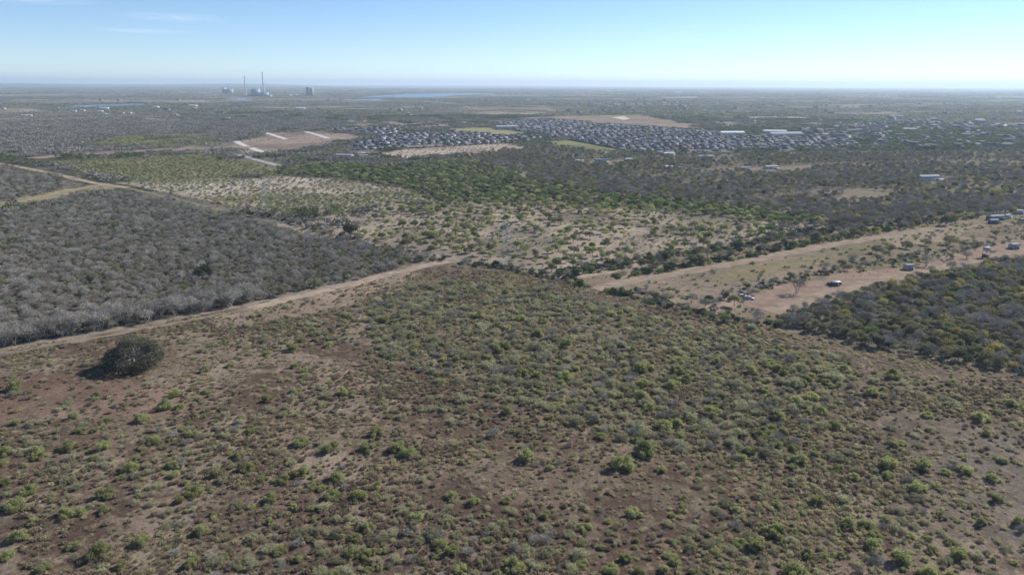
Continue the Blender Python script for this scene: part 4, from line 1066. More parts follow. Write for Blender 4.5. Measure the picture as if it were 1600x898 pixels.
LIB_FAR = library('farpatch', [make_patch(20, ['twig', 'greybrush', 'twig_dark'], 90, 46, (5, 8), 34), make_patch(21, ['greybrush', 'twig', 'olivetree'], 90, 46, (5, 8), 34), make_patch(22, ['dark', 'deep', 'olive'], 80, 40, (6, 10), 34), make_patch(23, ['greybrush', 'twig', 'twig'], 90, 30, (4, 7), 34)])
q = np.concatenate([ringpts(2500, 7000, 72), ringpts(7000, 17000, 190)])
q = q[off_polys(q, BIG)]
far2 = np.hypot(q[:, 0], q[:, 1]) > 7000
a, b = cover(q)
keep = RNG.random(len(q)) < np.where(a > .56, .22, .88); q, a, b, far2 = q[keep], a[keep], b[keep], far2[keep]
u = RNG.random(len(q)); idx = np.where(u < .4, 0, np.where(u < .65, 1, np.where(u < .8, 2, 3))); idx = np.where((a < .42) & (u > .4), 2, idx)
mass('far_woodland', LIB_FAR, p3(q, .2), idx, np.where(far2, 2.0, 1.0) * RNG.uniform(.8, 1.1, len(q)), 'hazy far brush woodland stretching to the horizon', 'woodland')
# dark evergreen clumps that stand out on the plain
cl = []
for x, y, w, n in [(390, 178, 60, 22), (440, 176, 40, 12), (520, 188, 50, 16), (700, 187, 14, 8), (735, 183, 12, 6), (745, 193, 14, 8), (765, 186, 20, 9), (640, 194, 10, 5), (590, 187, 18, 8), (960, 178, 12, 5), (1105, 188, 16, 8), (1010, 205, 10, 3), (1420, 200, 30, 12), (1470, 205, 30, 12), (1540, 222, 60, 26), (1590, 215, 30, 12), (1330, 205, 30, 10), (1500, 228, 40, 14), (1250, 197, 40, 12), (1200, 195, 30, 9), (1390, 215, 40, 14), (1450, 218, 40, 14)]:
    t = ground(x + RNG.normal(0, w / 3, n), y + RNG.normal(0, 1.0, n)); cl.append(t)
cl = np.concatenate(cl)[:, :2]; cl = cl[off_polys(cl, LAKES)]
mass('dark_thicket', LIB_PATCH, p3(cl, .2), np.where(RNG.random(len(cl)) < .7, 4, 3), RNG.uniform(.7, 1.15, len(cl)), 'dark evergreen clumps around the suburb', 'thicket')
#@@PART3
# ------------------------------------------------------------------ houses of the suburb
WALLS = [plain_mat('house_wall_' + n, c, .8, 0, .15) for n, c in (('tan', (.27, .235, .20)), ('grey', (.24, .24, .25)), ('white', (.42, .41, .39)))]
ROOFS = [plain_mat('shingle_' + n, c, .95, 0, .25, spec=.1) for n, c in (('dark grey', (.10, .105, .125)), ('slate', (.155, .155, .17)), ('brown', (.17, .145, .13)), ('pale grey', (.25, .255, .27)))]
def make_house(w, l, hw, rise, roof, wall, hip, wing):
    mb = MB()
    def block(cx, cy, w, l, hw, rise, hip, z0=-.4):
        mb.box((cx, cy, (hw + z0) / 2), (w, l, hw - z0), 0, 0)
        e = .5; a, b = w / 2 + e, l / 2 + e
        r = min(b, a) if hip else 0.0
        v = np.array([[-a, -b, hw], [a, -b, hw], [a, b, hw], [-a, b, hw], [0, -b + r * .95, hw + rise], [0, b - r * .95, hw + rise]]) + np.array([cx, cy, -.05])
        mb.add(v, [[0, 4, 5, 3], [1, 2, 5, 4], [0, 3, 2, 1]], 1); mb.add(v, [[0, 1, 4], [2, 3, 5]], 1 if hip else 0)
    block(0, 0, w, l, hw, rise, hip)
    if wing: block(w * .42, -l * .2, w * .62, l * .42, hw * .92, rise * .75, hip, -.38)
    # door and windows stand 3 cm proud of the wall
    for sx in (-1, 1):
        for k in (-.3, .05, .33): mb.box((sx * (w / 2 + .015), k * l, 1.6), (.03, 1.5, 1.2), 0, 2)
    mb.box((0, -l / 2 - .015, 1.05), (1.1, .03, 2.1), 0, 2); mb.box((-w * .28, -l / 2 - .015, 1.15), (3.2, .03, 2.2), 0, 3)
    return mb.mesh('house', [wall, roof, WINDOW, GARAGE])
WINDOW = plain_mat('window_glass', (.05, .06, .07), .15)
GARAGE = plain_mat('garage_door', (.42, .41, .39), .6)
HOUSES, HDESC = [], []
for k, (w, l, hw, rise, hip, wing) in enumerate([(11, 14, 3.1, 2.9, True, True), (10, 13, 5.7, 2.6, True, False), (11, 15, 3.1, 3.2, False, True), (10, 12, 5.6, 2.8, False, False)]):
    for r in range(4):
        HOUSES.append(make_house(w, l, hw, rise, ROOFS[r], WALLS[(k + r) % 3], hip, wing)); HDESC.append((('dark grey', 'slate grey', 'brown', 'pale grey')[r], 'hipped' if hip else 'gabled', 'one-storey' if hw < 4 else 'two-storey'))
LIB_HOUSE = library('house', HOUSES)
def street_grid(pg, direction, row=(26, 40), gap=15.0, prob=.94):
    u = np.array(direction, float); u /= np.linalg.norm(u); v = np.array([-u[1], u[0]])
    c = pg.mean(0); q = (pg - c) @ np.stack([u, v], 1); out = []
    y = q[:, 1].min(); k = 0
    while y < q[:, 1].max():
        x = q[:, 0].min() + RNG.uniform(0, gap)
        while x < q[:, 0].max():
            if RNG.random() < prob and (int(x / 190) + k // 2) % 9 != 0 or RNG.random() < .5:
                p = c + u * (x + RNG.normal(0, .6)) + v * (y + RNG.normal(0, 1.0)); out.append((p[0], p[1], math.atan2(v[1], v[0]) - math.pi / 2 + (math.pi if k % 2 else 0)))
            x += gap * RNG.uniform(.95, 1.15)
        y += row[k % 2]; k += 1
    out = np.array(out); return out[inside(pg, out[:, 0], out[:, 1])]
hs = []
da = poly([(560, 233), (860, 218)]); db = poly([(1060, 240), (1340, 232)])
for key, d, tone, where, pr in (('sub_a', da[1] - da[0], (.5, .28, .17, .05), 'above the scrubby slope', .96), ('sub_b', db[1] - db[0], (.34, .34, .14, .18), 'in the large suburb', .95), ('sub_c', da[1] - da[0], (.5, .3, .15, .05), 'beside the building site', .8)):
    g = street_grid(P[key], d, prob=pr)
    for x, y, r in g:
        px_ = float(pixel(np.array([x]), np.array([y]))[1][0])
        t = (.2, .3, .1, .4) if (key == 'sub_b' and px_ < 204) else tone
        hs.append((x, y, r + (math.pi / 2 if RNG.random() < .12 else 0), RNG.choice(4, p=t) + 4 * RNG.choice(4, p=(.45, .2, .2, .15)), where))
hp = np.array([(h[0], h[1]) for h in hs]); hsz = frame_size(hp, np.ones(len(hp)))
own = set(np.argsort(-hsz)[:300].tolist()); z = height(hp[:, 0], hp[:, 1])
rest = []
for i, h in enumerate(hs):
    if i in own:
        o = obj('suburban_house', HOUSES[h[3]], None, (h[0], h[1], float(z[i]))); o.rotation_euler = (0, 0, h[2])
        d = HDESC[h[3]]; tag(o, '%s house with %s %s roof %s' % (d[2], d[0], d[1], h[4]), 'house', 'houses of the suburb')
    else: rest.append(i)
rest = np.array(rest)
mass('far_house_rows', LIB_HOUSE, np.stack([hp[rest, 0], hp[rest, 1], z[rest]], 1), [hs[i][3] for i in rest], np.ones(len(rest)), 'tightly packed grey roofed house rows of the suburb', 'houses', [hs[i][2] for i in rest])
ht = np.concatenate([scatter(P['sub_a'], 15), scatter(P['sub_b'], 15)]); ht = ht[np.sqrt(((ht[:, None] - hp[None]) ** 2).sum(-1)).min(1) > 8.5]
mass('garden_trees', LIB_TREE, p3(ht), pick(['bare', 'olive', 'deep', 'dark'], [.4, .3, .15, .15], len(ht), TR), RNG.uniform(.5, 1.0, len(ht)), 'small garden trees between the suburban houses', 'trees')
P['town'] = poly([(1330, 196), (1420, 190), (1750, 188), (1750, 234), (1500, 236), (1352, 233), (1335, 220), (1262, 213), (1200, 204)])
tp = scatter(P['town'], 27); tn = fbm(tp[:, 0] / 120 + 3, tp[:, 1] / 120, 3); tp = tp[(RNG.random(len(tp)) < np.clip(.2 + 2.2 * (tn - .5), .03, .8))]
td = np.concatenate([ringpts(2000, 5200, 95)]); xd, yd = pixel(td[:, 0], td[:, 1]); tnn = fbm(td[:, 0] / 420 + 8, td[:, 1] / 300, 3)
td = td[(RNG.random(len(td)) < np.clip((.25 + 3.0 * (tnn - .55)) * np.where(xd > 850, 1, .25), 0, .8)) & off_polys(td, [P['sub_a'], P['sub_b'], P['sub_c'], P['construction'], P['meadow'], P['brown_far'], P['grey_far']])]
tp = np.concatenate([tp, td])
mass('town_houses', LIB_HOUSE, p3(tp), RNG.choice(16, len(tp)), RNG.uniform(.9, 1.7, len(tp)), 'loose town houses with pale and grey roofs among dark trees', 'houses')
# boundary walls of the suburb, with posts
def wall_run(pts, label):
    pl = resample(poly(pts), 12.0); mb = MB(); pb = MB()
    for a, b in zip(pl[:-1], pl[1:]):
        m = (a + b) / 2; d = b - a
        mb.box((m[0], m[1], .95 + float(height(*m))), (np.linalg.norm(d), .18, 2.2), math.atan2(d[1], d[0]))
        pb.box((a[0], a[1], 1.05 + float(height(*a))), (.4, .4, 2.5))
    e = obj('boundary_wall', None); tag(e, label, 'wall')
    obj('wall_panels', mb.mesh('wall_panels', [WM]), e); pp = obj('wall_posts', pb.mesh('wall_posts', [WM]), e); pp['kind'] = 'stuff'
WM = plain_mat('dark_fence_boards', (.10, .085, .08), .85)
wall_run([(545, 235.4), (620, 232.6), (700, 229.6), (800, 223.8), (872, 219.6)], 'long dark fence wall between dark houses and scrub slope')
wall_run([(876, 217.2), (905, 222), (940, 228.5), (990, 237.4)], 'dark fence wall between the suburb and the green meadow')

# ------------------------------------------------------------------ scattered buildings, given as (x, y of the base, width, height, roof, label)
RW = plain_mat('white_metal_roof', (.64, .65, .66), .7, 0, .06, .06); RG = plain_mat('grey_metal_roof', (.34, .35, .37), .85, spec=.1); RD = plain_mat('dark_roof', (.09, .10, .12), .7); RB = plain_mat('blue_green_roof', (.12, .19, .21), .6)
WL = plain_mat('pale_siding', (.55, .54, .52), .8); WT = plain_mat('tan_siding', (.45, .39, .32), .8)
def barn(x, y, w, hpx, roof, label, name='metal_building', wall=None, rz=None, lw=.7, cat='building', group=None):
    c = ground([x], [y])[0]; m = depth_of(c[None])[0] / FPX; W = w * m; Hh = min(max(hpx * m * .55, 2.6), 9); D = max(W * lw, 5)
    e = obj(name, None, None, tuple(c)); e.rotation_euler = (0, 0, math.atan2(-c[0], c[1]) * -1 * 0 + (rz if rz is not None else ((x * 13) % 7 - 3) * .07)); tag(e, label, cat, group)
    b = MB(); b.box((0, 0, Hh / 2 - .2), (W, D, Hh + .4)); obj('walls', b.mesh('walls', [wall or WL]), e)
    rs = min(W, D) * .14 + .5; v = np.array([[-W / 2 - .4, -D / 2 - .4, Hh], [W / 2 + .4, -D / 2 - .4, Hh], [W / 2 + .4, D / 2 + .4, Hh], [-W / 2 - .4, D / 2 + .4, Hh], [-W / 2 - .4, 0, Hh + rs], [W / 2 + .4, 0, Hh + rs]]) + np.array([0, 0, .02])
    r = MB(); r.add(v, [[0, 1, 5, 4], [2, 3, 4, 5], [0, 3, 2, 1]]); r.add(v, [[0, 4, 3], [1, 2, 5]]); obj('roof', r.mesh('roof', [roof]), e)
    d = MB(); d.box((W * .18, -D / 2 - .02, min(Hh * .4, 1.5)), (min(W * .25, 4), .04, min(Hh * .8, 3))); obj('door', d.mesh('door', [RD]), e)
    wd = MB(); wd.box((-W * .25, -D / 2 - .02, Hh * .55), (min(W * .15, 2), .04, 1.0)); obj('window', wd.mesh('window', [WINDOW]), e)
    return e
for x, y, w, h, roof, lab, nm in [
    (1143, 212, 38, 5, RW, 'long white roofed school building behind the suburb', 'school_building'), (1210, 209, 34, 4, RW, 'white roofed hall behind the long school building', 'school_building'), (1226, 214, 54, 4, RG, 'long pale grey hall at the edge of the suburb', 'school_building'),
    (1276, 212, 8, 3, RW, 'small white roofed building beyond the long grey hall', 'metal_building'), (1291, 212, 11, 4, RW, 'bright white roofed building at the suburb corner', 'metal_building'), (792, 202, 34, 4, RG, 'pale roofed row building beside the yellow-green meadow', 'row_building'),
    (857, 245, 11, 4, RW, 'cream roofed house in the olive thicket', 'metal_building'), (905, 254, 12, 5, RW, 'white house beside the dark green roofed one', 'farm_house'), (940, 254, 20, 6, RB, 'blue-green roofed house with pale gable', 'farm_house'), (985, 252, 15, 5, RW, 'white roofed barn east of the blue-green house', 'metal_building'),
    (1045, 243, 17, 5, RW, 'white roofed barn close to the suburb fence', 'metal_building'), (1047, 264, 15, 4, RW, 'long white shed in the grey thicket', 'metal_building'), (1064, 265, 6, 4, RW, 'tiny white shed next to the long white shed', 'metal_building'),
    (1102, 248, 22, 5, RG, 'grey roofed farm buildings on the tan strip', 'farm_house'), (1133, 248, 9, 4, RG, 'small grey roof on the tan strip', 'farm_house'), (1165, 266, 16, 5, RG, 'grey barn on a pale lot in the thicket', 'metal_building'), (1205, 264, 20, 5, WT, 'tan roofed barn on a pale lot in the thicket', 'metal_building'),
    (1393, 258, 12, 5, RW, 'white roofed barn among olive trees', 'metal_building'), (1325, 260, 8, 3, RW, 'little white shed at the broken tan strip', 'metal_building'), (1450, 281, 34, 7, RG, 'large grey roofed farm hall in the woodland', 'farm_hall'), (1433, 281, 14, 6, RD, 'dark roofed barn beside the large grey hall', 'metal_building'),
    (1420, 205, 17, 5, RW, 'white two-part hall among dark far trees', 'metal_building'), (1438, 207, 5, 3, RW, 'small white house close to the white two-part hall', 'farm_house'), (1442, 211, 8, 3, RW, 'pale bungalow below the white two-part hall', 'farm_house'), (1505, 214, 8, 4, RW, 'white house with bright gable on the wooded plain', 'farm_house'), (1514, 210, 7, 3, RG, 'grey roofed house near the bright gabled one', 'farm_house'),
    (1475, 234, 5, 5, RW, 'narrow white house at the wood corner', 'farm_house'), (1489, 230, 9, 5, RG, 'pale house beside the narrow white one', 'farm_house'), (1361, 233, 9, 4, RW, 'pale roofed house past the end of the suburb', 'farm_house'), (1340, 196, 8, 3, RW, 'white house north of the suburb corner', 'farm_house'), (1377, 198, 8, 4, RW, 'white house surrounded by dark far trees', 'farm_house'),
    (1335, 181, 9, 3, RG, 'small far grey barn on the plain', 'metal_building'), (1400, 184, 20, 3, RG, 'long far grey barn on the plain', 'metal_building'), (1457, 188, 9, 4, RW, 'far white barn beside the pale lot', 'metal_building'), (1530, 190, 14, 4, RW, 'far white hall with annex', 'metal_building'), (1560, 196, 9, 3, RW, 'far white shed by the small pale lot', 'metal_building'),
    (1592, 176, 7, 3, RW, 'far white barn at the open plain edge', 'metal_building'), (1480, 178, 6, 3, RW, 'tiny far white house', 'farm_house'), (1100, 174, 5, 3, RW, 'far white dot of a farmhouse', 'farm_house'), (1155, 173, 6, 3, RW, 'far white farmhouse in the hazy brush', 'farm_house'), (1200, 168, 8, 3, RG, 'far grey farm in the hazy brush', 'farm_house'),
    (38, 182, 9, 3, RW, 'white farm shed on the brown far pasture', 'metal_building'), (47, 182, 6, 3, RW, 'white hut beside the farm shed', 'metal_building'), (157, 176, 8, 4, RW, 'bright white farmhouse below the pond', 'farm_house'), (163, 171, 12, 3, RW, 'long white barn next to the pond', 'metal_building'), (163, 180, 8, 4, RG, 'grey farmhouse below the white one', 'farm_house'),
    (116, 175, 6, 3, RW, 'small white barn in the far brush', 'metal_building'), (130, 174, 6, 3, RW, 'second small white barn in the far brush', 'metal_building'), (190, 178, 7, 3, RG, 'grey barn among far fields', 'metal_building'), (203, 178, 6, 3, RW, 'white barn end among far fields', 'metal_building'), (346, 185, 9, 4, RD, 'dark roofed ranch house in the grey brush', 'farm_house'), (356, 187, 7, 3, RW, 'white shed beside the ranch house', 'metal_building'),
    (243, 169, 10, 3, RW, 'white far building in front of brush', 'metal_building'), (302, 167, 11, 3, RW, 'pale far building with grey roof edge', 'metal_building'), (305, 171, 5, 3, RW, 'tiny pale far shed', 'metal_building'), (470, 171, 14, 3, RW, 'far white farm row in the brush', 'metal_building'), (548, 192, 8, 3, RW, 'white farm roof in the grey brush', 'metal_building'), (657, 170, 6, 3, RW, 'white roof below the lake', 'metal_building'), (730, 170, 7, 3, RW, 'pale roof between far trees', 'metal_building'), (825, 158, 5, 3, RW, 'white tower house on the hazy plain', 'metal_building'),
    (538, 247, 26, 6, RG, 'long grey roofed ranch house below the dark houses', 'ranch_house'), (568, 247, 14, 6, RG, 'grey roofed outbuilding beside the ranch house', 'ranch_house'), (952, 144, 8, 2, RW, 'faint white works on the horizon plain', 'metal_building'), (1060, 146, 10, 2, RW, 'second faint white works on the horizon plain', 'metal_building')]:
    barn(x, y, w, h, roof, lab, nm)

# ------------------------------------------------------------------ power station far off
CONCR = plain_mat('stack_concrete', (.58, .57, .56), .8, 0, 0, .06, .05); STEELB = plain_mat('boiler_house_cladding', (.26, .30, .36), .7, 0, 0, .08, .05); TANKM = plain_mat('tank_white', (.8, .8, .8), .5)
def up(x, ybase, ytop):
    c = ground([x], [ybase])[0]; m = depth_of(c[None])[0] / FPX
    return c, m, (ybase - ytop) * m
def stack(x, yb, yt, wb, wt, label):
    c, m, h = up(x, yb, yt); e = obj('smokestack', None, None, tuple(c)); tag(e, label, 'smokestack', 'smokestacks of the power station')
    b = MB(); b.tube([(0, 0, -2), (0, 0, h * .5), (0, 0, h)], [wb * m / 2, (wb + wt) * m / 4, wt * m / 2], 20); obj('shaft', b.mesh('shaft', [CONCR], True), e)
    r = MB(); r.tube([(0, 0, h * .985), (0, 0, h * 1.01)], [wt * m * .56, wt * m * .56], 20); obj('rim', r.mesh('rim', [STEELB]), e)
    f = MB(); f.tube([(0, 0, h * 1.0), (0, 0, h * 1.04)], [wt * m * .4, wt * m * .38], 16); obj('flue', f.mesh('flue', [RD]), e)
stack(384.5, 150.5, 121.5, 2.2, 1.5, 'shorter grey concrete smokestack of the power station'); stack(412.8, 149.5, 115.5, 2.3, 1.5, 'taller pale concrete smokestack of the power station')
def station_block(x0, x1, yb, yt, label, parts=((0, 1, 1.0),), mat=STEELB):
    c, m, h = up((x0 + x1) / 2, yb, yt); W = (x1 - x0) * m; e = obj('power_station_block', None, None, tuple(c)); tag(e, label, 'power station')
    for k, (a, b_, f) in enumerate(parts):
        q = MB(); q.box((W * ((a + b_) / 2 - .5), (k % 2) * 2.0, h * f / 2 - 1), (W * (b_ - a) - .4, 60 - k, h * f + 2)); obj('block', q.mesh('block', [mat]), e)
        q = MB(); q.box((W * ((a + b_) / 2 - .5), (k % 2) * 2.0, h * f + .8), (W * (b_ - a) * .9, 50, 1.6)); obj('flat_roof', q.mesh('flat_roof', [STEELB]), e)
station_block(349.5, 363.5, 147, 137.5, 'dark stepped boiler block apart from the smokestacks', ((0, .25, 1.0), (.25, 1, .74)))
station_block(389, 424, 151.5, 140, 'large boiler house between the two smokestacks', ((0, .16, .35), (.16, .47, 1.0), (.47, .86, .55), (.86, 1, .2)))
station_block(480, 489.5, 150, 137.5, 'tall pair of grey silos east of the smokestacks', ((0, .68, 1.0), (.75, 1, .95)), plain_mat('silo_concrete', (.20, .22, .26), .8))
for x, y, w, h, lab in ((453.5, 150.5, 5, 2.2, 'white storage tank nearest the smokestacks'), (463.5, 150, 4, 2, 'smaller white storage tank in the middle of three'), (476, 150, 4.5, 2.6, 'white storage tank beside the grey silos')):
    c, m, hh = up(x, y, y - h); e = obj('storage_tank', None, None, tuple(c)); tag(e, lab, 'tank')
    b = MB(); b.tube([(0, 0, -1), (0, 0, hh)], [w * m / 2] * 2, 24); obj('shell', b.mesh('shell', [TANKM], True), e)
    b = MB(); b.tube([(0, 0, hh), (0, 0, hh * 1.2), (0, 0, hh * 1.25)], [w * m / 2, w * m * .2, .1], 24); obj('roof', b.mesh('roof', [TANKM], True), e)

# ------------------------------------------------------------------ transmission towers and wires
GALV = plain_mat('galvanised_steel', (.40, .43, .47), .5, .3, 0, .1, 2)
def tower_parts(H=30.0, base=6.4, top=1.5):
    lv = np.concatenate([np.linspace(0, H * .55, 5), np.linspace(H * .62, H, 7)])
    hw = lambda z: (base + (1.9 - base) * z / (H * .62)) / 2 if z < H * .62 else (1.9 + (top - 1.9) * (z - H * .62) / (H * .38)) / 2
    C4 = [(-1, -1), (1, -1), (1, 1), (-1, 1)]
    legs = []
    for sx, sy in C4:
        b = MB(); b.tube([(sx * hw(z), sy * hw(z), z - (.4 if z == 0 else 0)) for z in lv], .055, 4); legs.append(b.mesh('tower_leg', [GALV]))
    br = MB()
    for z0, z1 in zip(lv[:-1], lv[1:]):
        for k in range(4):
            a, b = C4[k], C4[(k + 1) % 4]; p = lambda c, z: (c[0] * hw(z), c[1] * hw(z), z)
            br.strut(p(a, z0), p(b, z1), .034); br.strut(p(b, z0), p(a, z1), .034); br.strut(p(a, z1), p(b, z1), .034)
    arms = []
    for z, w in ((H * .66, 3.6), (H * .79, 4.4), (H * .92, 3.4)):
        for sg in (-1, 1):
            b = MB(); h = hw(z)
            for sy in (-1, 1):
                b.strut((sg * h, sy * h, z), (sg * w, 0, z + .1), .11); b.strut((sg * h, sy * h, z + 1.3), (sg * w, 0, z + .1), .1); b.strut((sg * h, sy * h, z), (sg * (h + w) / 2, sy * h * .5, z + .7), .08)
            arms.append((b, sg * w, z))
    return legs, br.mesh('tower_bracing', [GALV]), arms, H
TLEG, TBR, TARM, TH = tower_parts()
TARMM = [(a.mesh('cross_arm', [GALV]), x, z) for a, x, z in TARM]
INS = MB(); INS.tube([(0, 0, 0), (0, 0, -.5), (0, 0, -1.0), (0, 0, -1.5)], [.08, .14, .14, .08], 6); INSM = INS.mesh('insulator', [plain_mat('glass_insulator', (.30, .36, .36), .2)])
TP = [ground([1600], [592])[0], ground([791], [421])[0], ground([416], [336])[0]]
TP.append(TP[2] + (TP[2] - TP[1]) * 1.05); TP.insert(0, TP[0] - (TP[1] - TP[0]) * .9)
for q in TP: q[2] = float(height(q[0], q[1]))
TOPS = []
for i, q in enumerate(TP):
    d = TP[min(i + 1, len(TP) - 1)] - TP[max(i - 1, 0)]; rz = math.atan2(d[1], d[0]) - math.pi / 2
    TOPS.append([(q + np.array([math.cos(rz) * x, math.sin(rz) * x, z - 1.4])) for _, x, z in TARMM])
    if i not in (1, 2, 3): continue
    e = obj('transmission_tower', None, None, tuple(q)); e.rotation_euler = (0, 0, rz)
    tag(e, ['', 'steel lattice tower between the brush field and the mixed wood', 'steel lattice tower at the fence below the pale pasture', 'steel lattice tower on the fence line between bare wood and white sandy field'][i], 'pylon', 'pylons of the power line')
    for l in TLEG: obj('leg', l, e)
    obj('bracing', TBR, e)
    for me, x, z in TARMM:
        a = obj('cross_arm', me, e); ins = obj('insulator', INSM, a); ins.location = (x, 0, z + .1)
WIRE = plain_mat('aluminium_wire', (.45, .45, .46), .4, .6)
for i in range(1, len(TP) - 2):
    for k in range(6):
        a, b = TOPS[i][k], TOPS[i + 1][k]; t = np.linspace(0, 1, 25)[:, None]
        p = a + (b - a) * t; p[:, 2] -= 7.0 * 4 * (t * (1 - t))[:, 0]
        w = MB(); w.tube(p, .022, 3); o = obj('power_line', w.mesh('power_line', [WIRE]))
        tag(o, 'thin sagging power cable between %s towers' % ('the field and fence' if i == 1 else 'the fence and sandy field'), 'cable', 'cables between the pylons')

# ------------------------------------------------------------------ homestead: vehicles, trailer, sheds, piles
def prism(mb, prof, y0, y1, mat=0):
    n = len(prof); v = [(x, y0, z) for x, z in prof] + [(x, y1, z) for x, z in prof]
    mb.add(v, [[i, (i + 1) % n, n + (i + 1) % n, n + i] for i in range(n)], mat)
    c0 = [np.mean(prof, 0)]
    v2 = v[:n] + [(c0[0][0], y0, c0[0][1])]; mb.add(v2, [[n, (i + 1) % n, i] for i in range(n)], mat)
    v3 = v[n:] + [(c0[0][0], y1, c0[0][1])]; mb.add(v3, [[n, i, (i + 1) % n] for i in range(n)], mat)
TYRE = plain_mat('tyre_rubber', (.03, .03, .03), .9); GLASS = plain_mat('car_glass', (.03, .035, .04), .08, spec=.6); CHROME = plain_mat('wheel_rim', (.5, .5, .5), .35, .7)
def wheel(e, x, y, r=.38):
    w = MB(); w.tube([(0, -.13, 0), (0, .13, 0)], r, 14)
    for sy in (-.13, .13): w.add([(r * math.cos(t), sy, r * math.sin(t)) for t in np.linspace(0, 6.283, 15)[:-1]] + [(0, sy, 0)], [[14, i, (i + 1) % 14] if sy > 0 else [14, (i + 1) % 14, i] for i in range(14)])
    o = obj('wheel', w.mesh('wheel', [TYRE]), e, (x, y, r))
    h = MB(); h.tube([(0, -.145, 0), (0, .145, 0)], r * .55, 10); obj('rim', h.mesh('rim', [CHROME]), o)
def car(x, y, rz, paint, label, kind='suv', s=1.0):
    c = ground([x], [y])[0]; e = obj('parked_car', None, None, tuple(c)); e.rotation_euler = (0, 0, rz); e.scale = (s,) * 3; tag(e, label, 'car')
    hull = [(-2.35, .35), (2.3, .35), (2.38, .6), (2.3, .95), (1.15, 1.08), (-2.3, 1.08), (-2.4, .8)]
    b = MB(); prism(b, hull, -.92, .92)
    if kind == 'pickup': cab = [(.95, 1.07), (.45, 1.72), (-.55, 1.76), (-.75, 1.07)]
    else: cab = [(1.05, 1.07), (.45, 1.70), (-1.85, 1.74), (-2.25, 1.07)]
    k = np.array(cab) * np.array([1, 1]); prism(b, [(a * .93 - .02, z if z < 1.2 else z + .03) for a, z in cab], -.70, .70)
    if kind == 'pickup':
        for sy in (-.86, .86): b.box((-1.55, sy, 1.2), (1.5, .1, .28))
        b.box((-2.28, 0, 1.2), (.1, 1.8, .28))
    obj('body', b.mesh('body', [plain_mat('car_paint', paint, .3, .2, 0, .05, 3, .5)]), e)
    g = MB(); prism(g, [(a, 1.1 + (z - 1.07) * .8) for a, z in cab], -.76, .76); obj('windows', g.mesh('windows', [GLASS]), e)
    for wx in (-1.45, 1.45):
        for wy in (-.84, .84): wheel(e, wx, wy)
    for sy in (-.62, .62):
        l = MB(); l.box((2.36, sy, .78), (.08, .35, .16)); obj('headlight', l.mesh('headlight', [TANKM]), e)
    bp_ = MB(); bp_.box((-2.42, 0, .5), (.14, 1.8, .2)); obj('bumper', bp_.mesh('bumper', [CHROME]), e)
car(1194, 450, .5, (.05, .075, .075), 'dark teal pickup parked on the pale lot', 'pickup', 1.15)
car(1160, 465, .15, (.55, .56, .57), 'white van beside the round green tree', 'suv', 1.15)
car(1171.5, 467.5, -.3, (.6, .6, .6), 'white car parked behind the white van', 'suv', .95)
car(1207, 440, .3, (.68, .68, .68), 'small white car half hidden by the fence shrubs', 'suv', .9)
def trailer(x, y, w, rz, label, wallc, roofm):
    c = ground([x], [y])[0]; m = depth_of(c[None])[0] / FPX; L = w * m; e = obj('camper_trailer', None, None, tuple(c)); e.rotation_euler = (0, 0, rz); tag(e, label, 'trailer')
    W, H = L * .42, L * .40; b = MB(); prism(b, [(-L / 2, .6), (L / 2, .6), (L / 2, H * .85), (L * .44, H), (-L * .44, H), (-L / 2, H * .85)], -W / 2, W / 2); obj('body', b.mesh('body', [wallc]), e)
    b = MB(); b.box((0, 0, H + .06), (L * .98, W * 1.06, .12)); obj('roof', b.mesh('roof', [roofm]), e)
    b = MB(); b.box((L * .12, -W / 2 - .02, H * .45), (.8, .05, H * .6)); obj('door', b.mesh('door', [TANKM]), e)
    for k in (-.3, .34):
        b = MB(); b.box((L * k, -W / 2 - .02, H * .62), (1.0, .05, .6)); obj('window', b.mesh('window', [GLASS]), e)
    for wy in (-W / 2 + .1, W / 2 - .1): wheel(e, -.4, wy, .42)
    b = MB(); b.strut((-L / 2, 0, .55), (-L / 2 - 1.4, 0, .5), .14); obj('hitch', b.mesh('hitch', [TYRE]), e)
trailer(1306, 446, 15, .18, 'dark blue-grey camper trailer with pale roof on the dirt lot', plain_mat('trailer_side', (.10, .12, .15), .6), plain_mat('trailer_roof', (.52, .57, .62), .5))
# flatbed with low dark load beside the trailer
c = ground([1296], [445])[0]; e = obj('flatbed_trailer', None, None, tuple(c)); e.rotation_euler = (0, 0, .2); tag(e, 'low dark flatbed trailer next to the camper', 'trailer')
b = MB(); b.box((0, 0, .75), (4.2, 2, .2)); obj('deck', b.mesh('deck', [TYRE]), e); b = MB(); b.box((.3, 0, 1.15), (2.2, 1.5, .6)); obj('load', b.mesh('load', [RD]), e)
for wy in (-.95, .95): wheel(e, -.3, wy, .36)
barn(1419, 421, 10, 7, RG, 'small grey roofed shed in the reddish lot', 'garden_shed', WT, .15, .8, 'shed')
RDULL = plain_mat('weathered_white_roof', (.42, .425, .43), .85, spec=.1)
barn(1584, 388, 11, 7, RDULL, 'white roofed shed beside the dirt lane', 'garden_shed', RG, .2, .75, 'shed')
barn(1552, 349, 12, 5, RDULL, 'bright white flat carport in front of the farmhouse', 'carport', RD, .1, .7, 'carport')
barn(1556, 343, 26, 8, RG, 'long grey roofed farmhouse at the pasture end', 'farm_house', RD, .3, .5, 'house')
barn(1573, 341, 12, 7, RG, 'tall pale gable end beside the farmhouse', 'farm_house', WL, .5, .7, 'house')
barn(1592, 334, 10, 4, RDULL, 'white roofed barn behind the farmhouse', 'farm_house', WL, .1, .7, 'barn')
barn(1598, 348, 10, 4, RD, 'dark roofed shed at the end of the pasture', 'garden_shed', WT, .1, .7, 'shed')
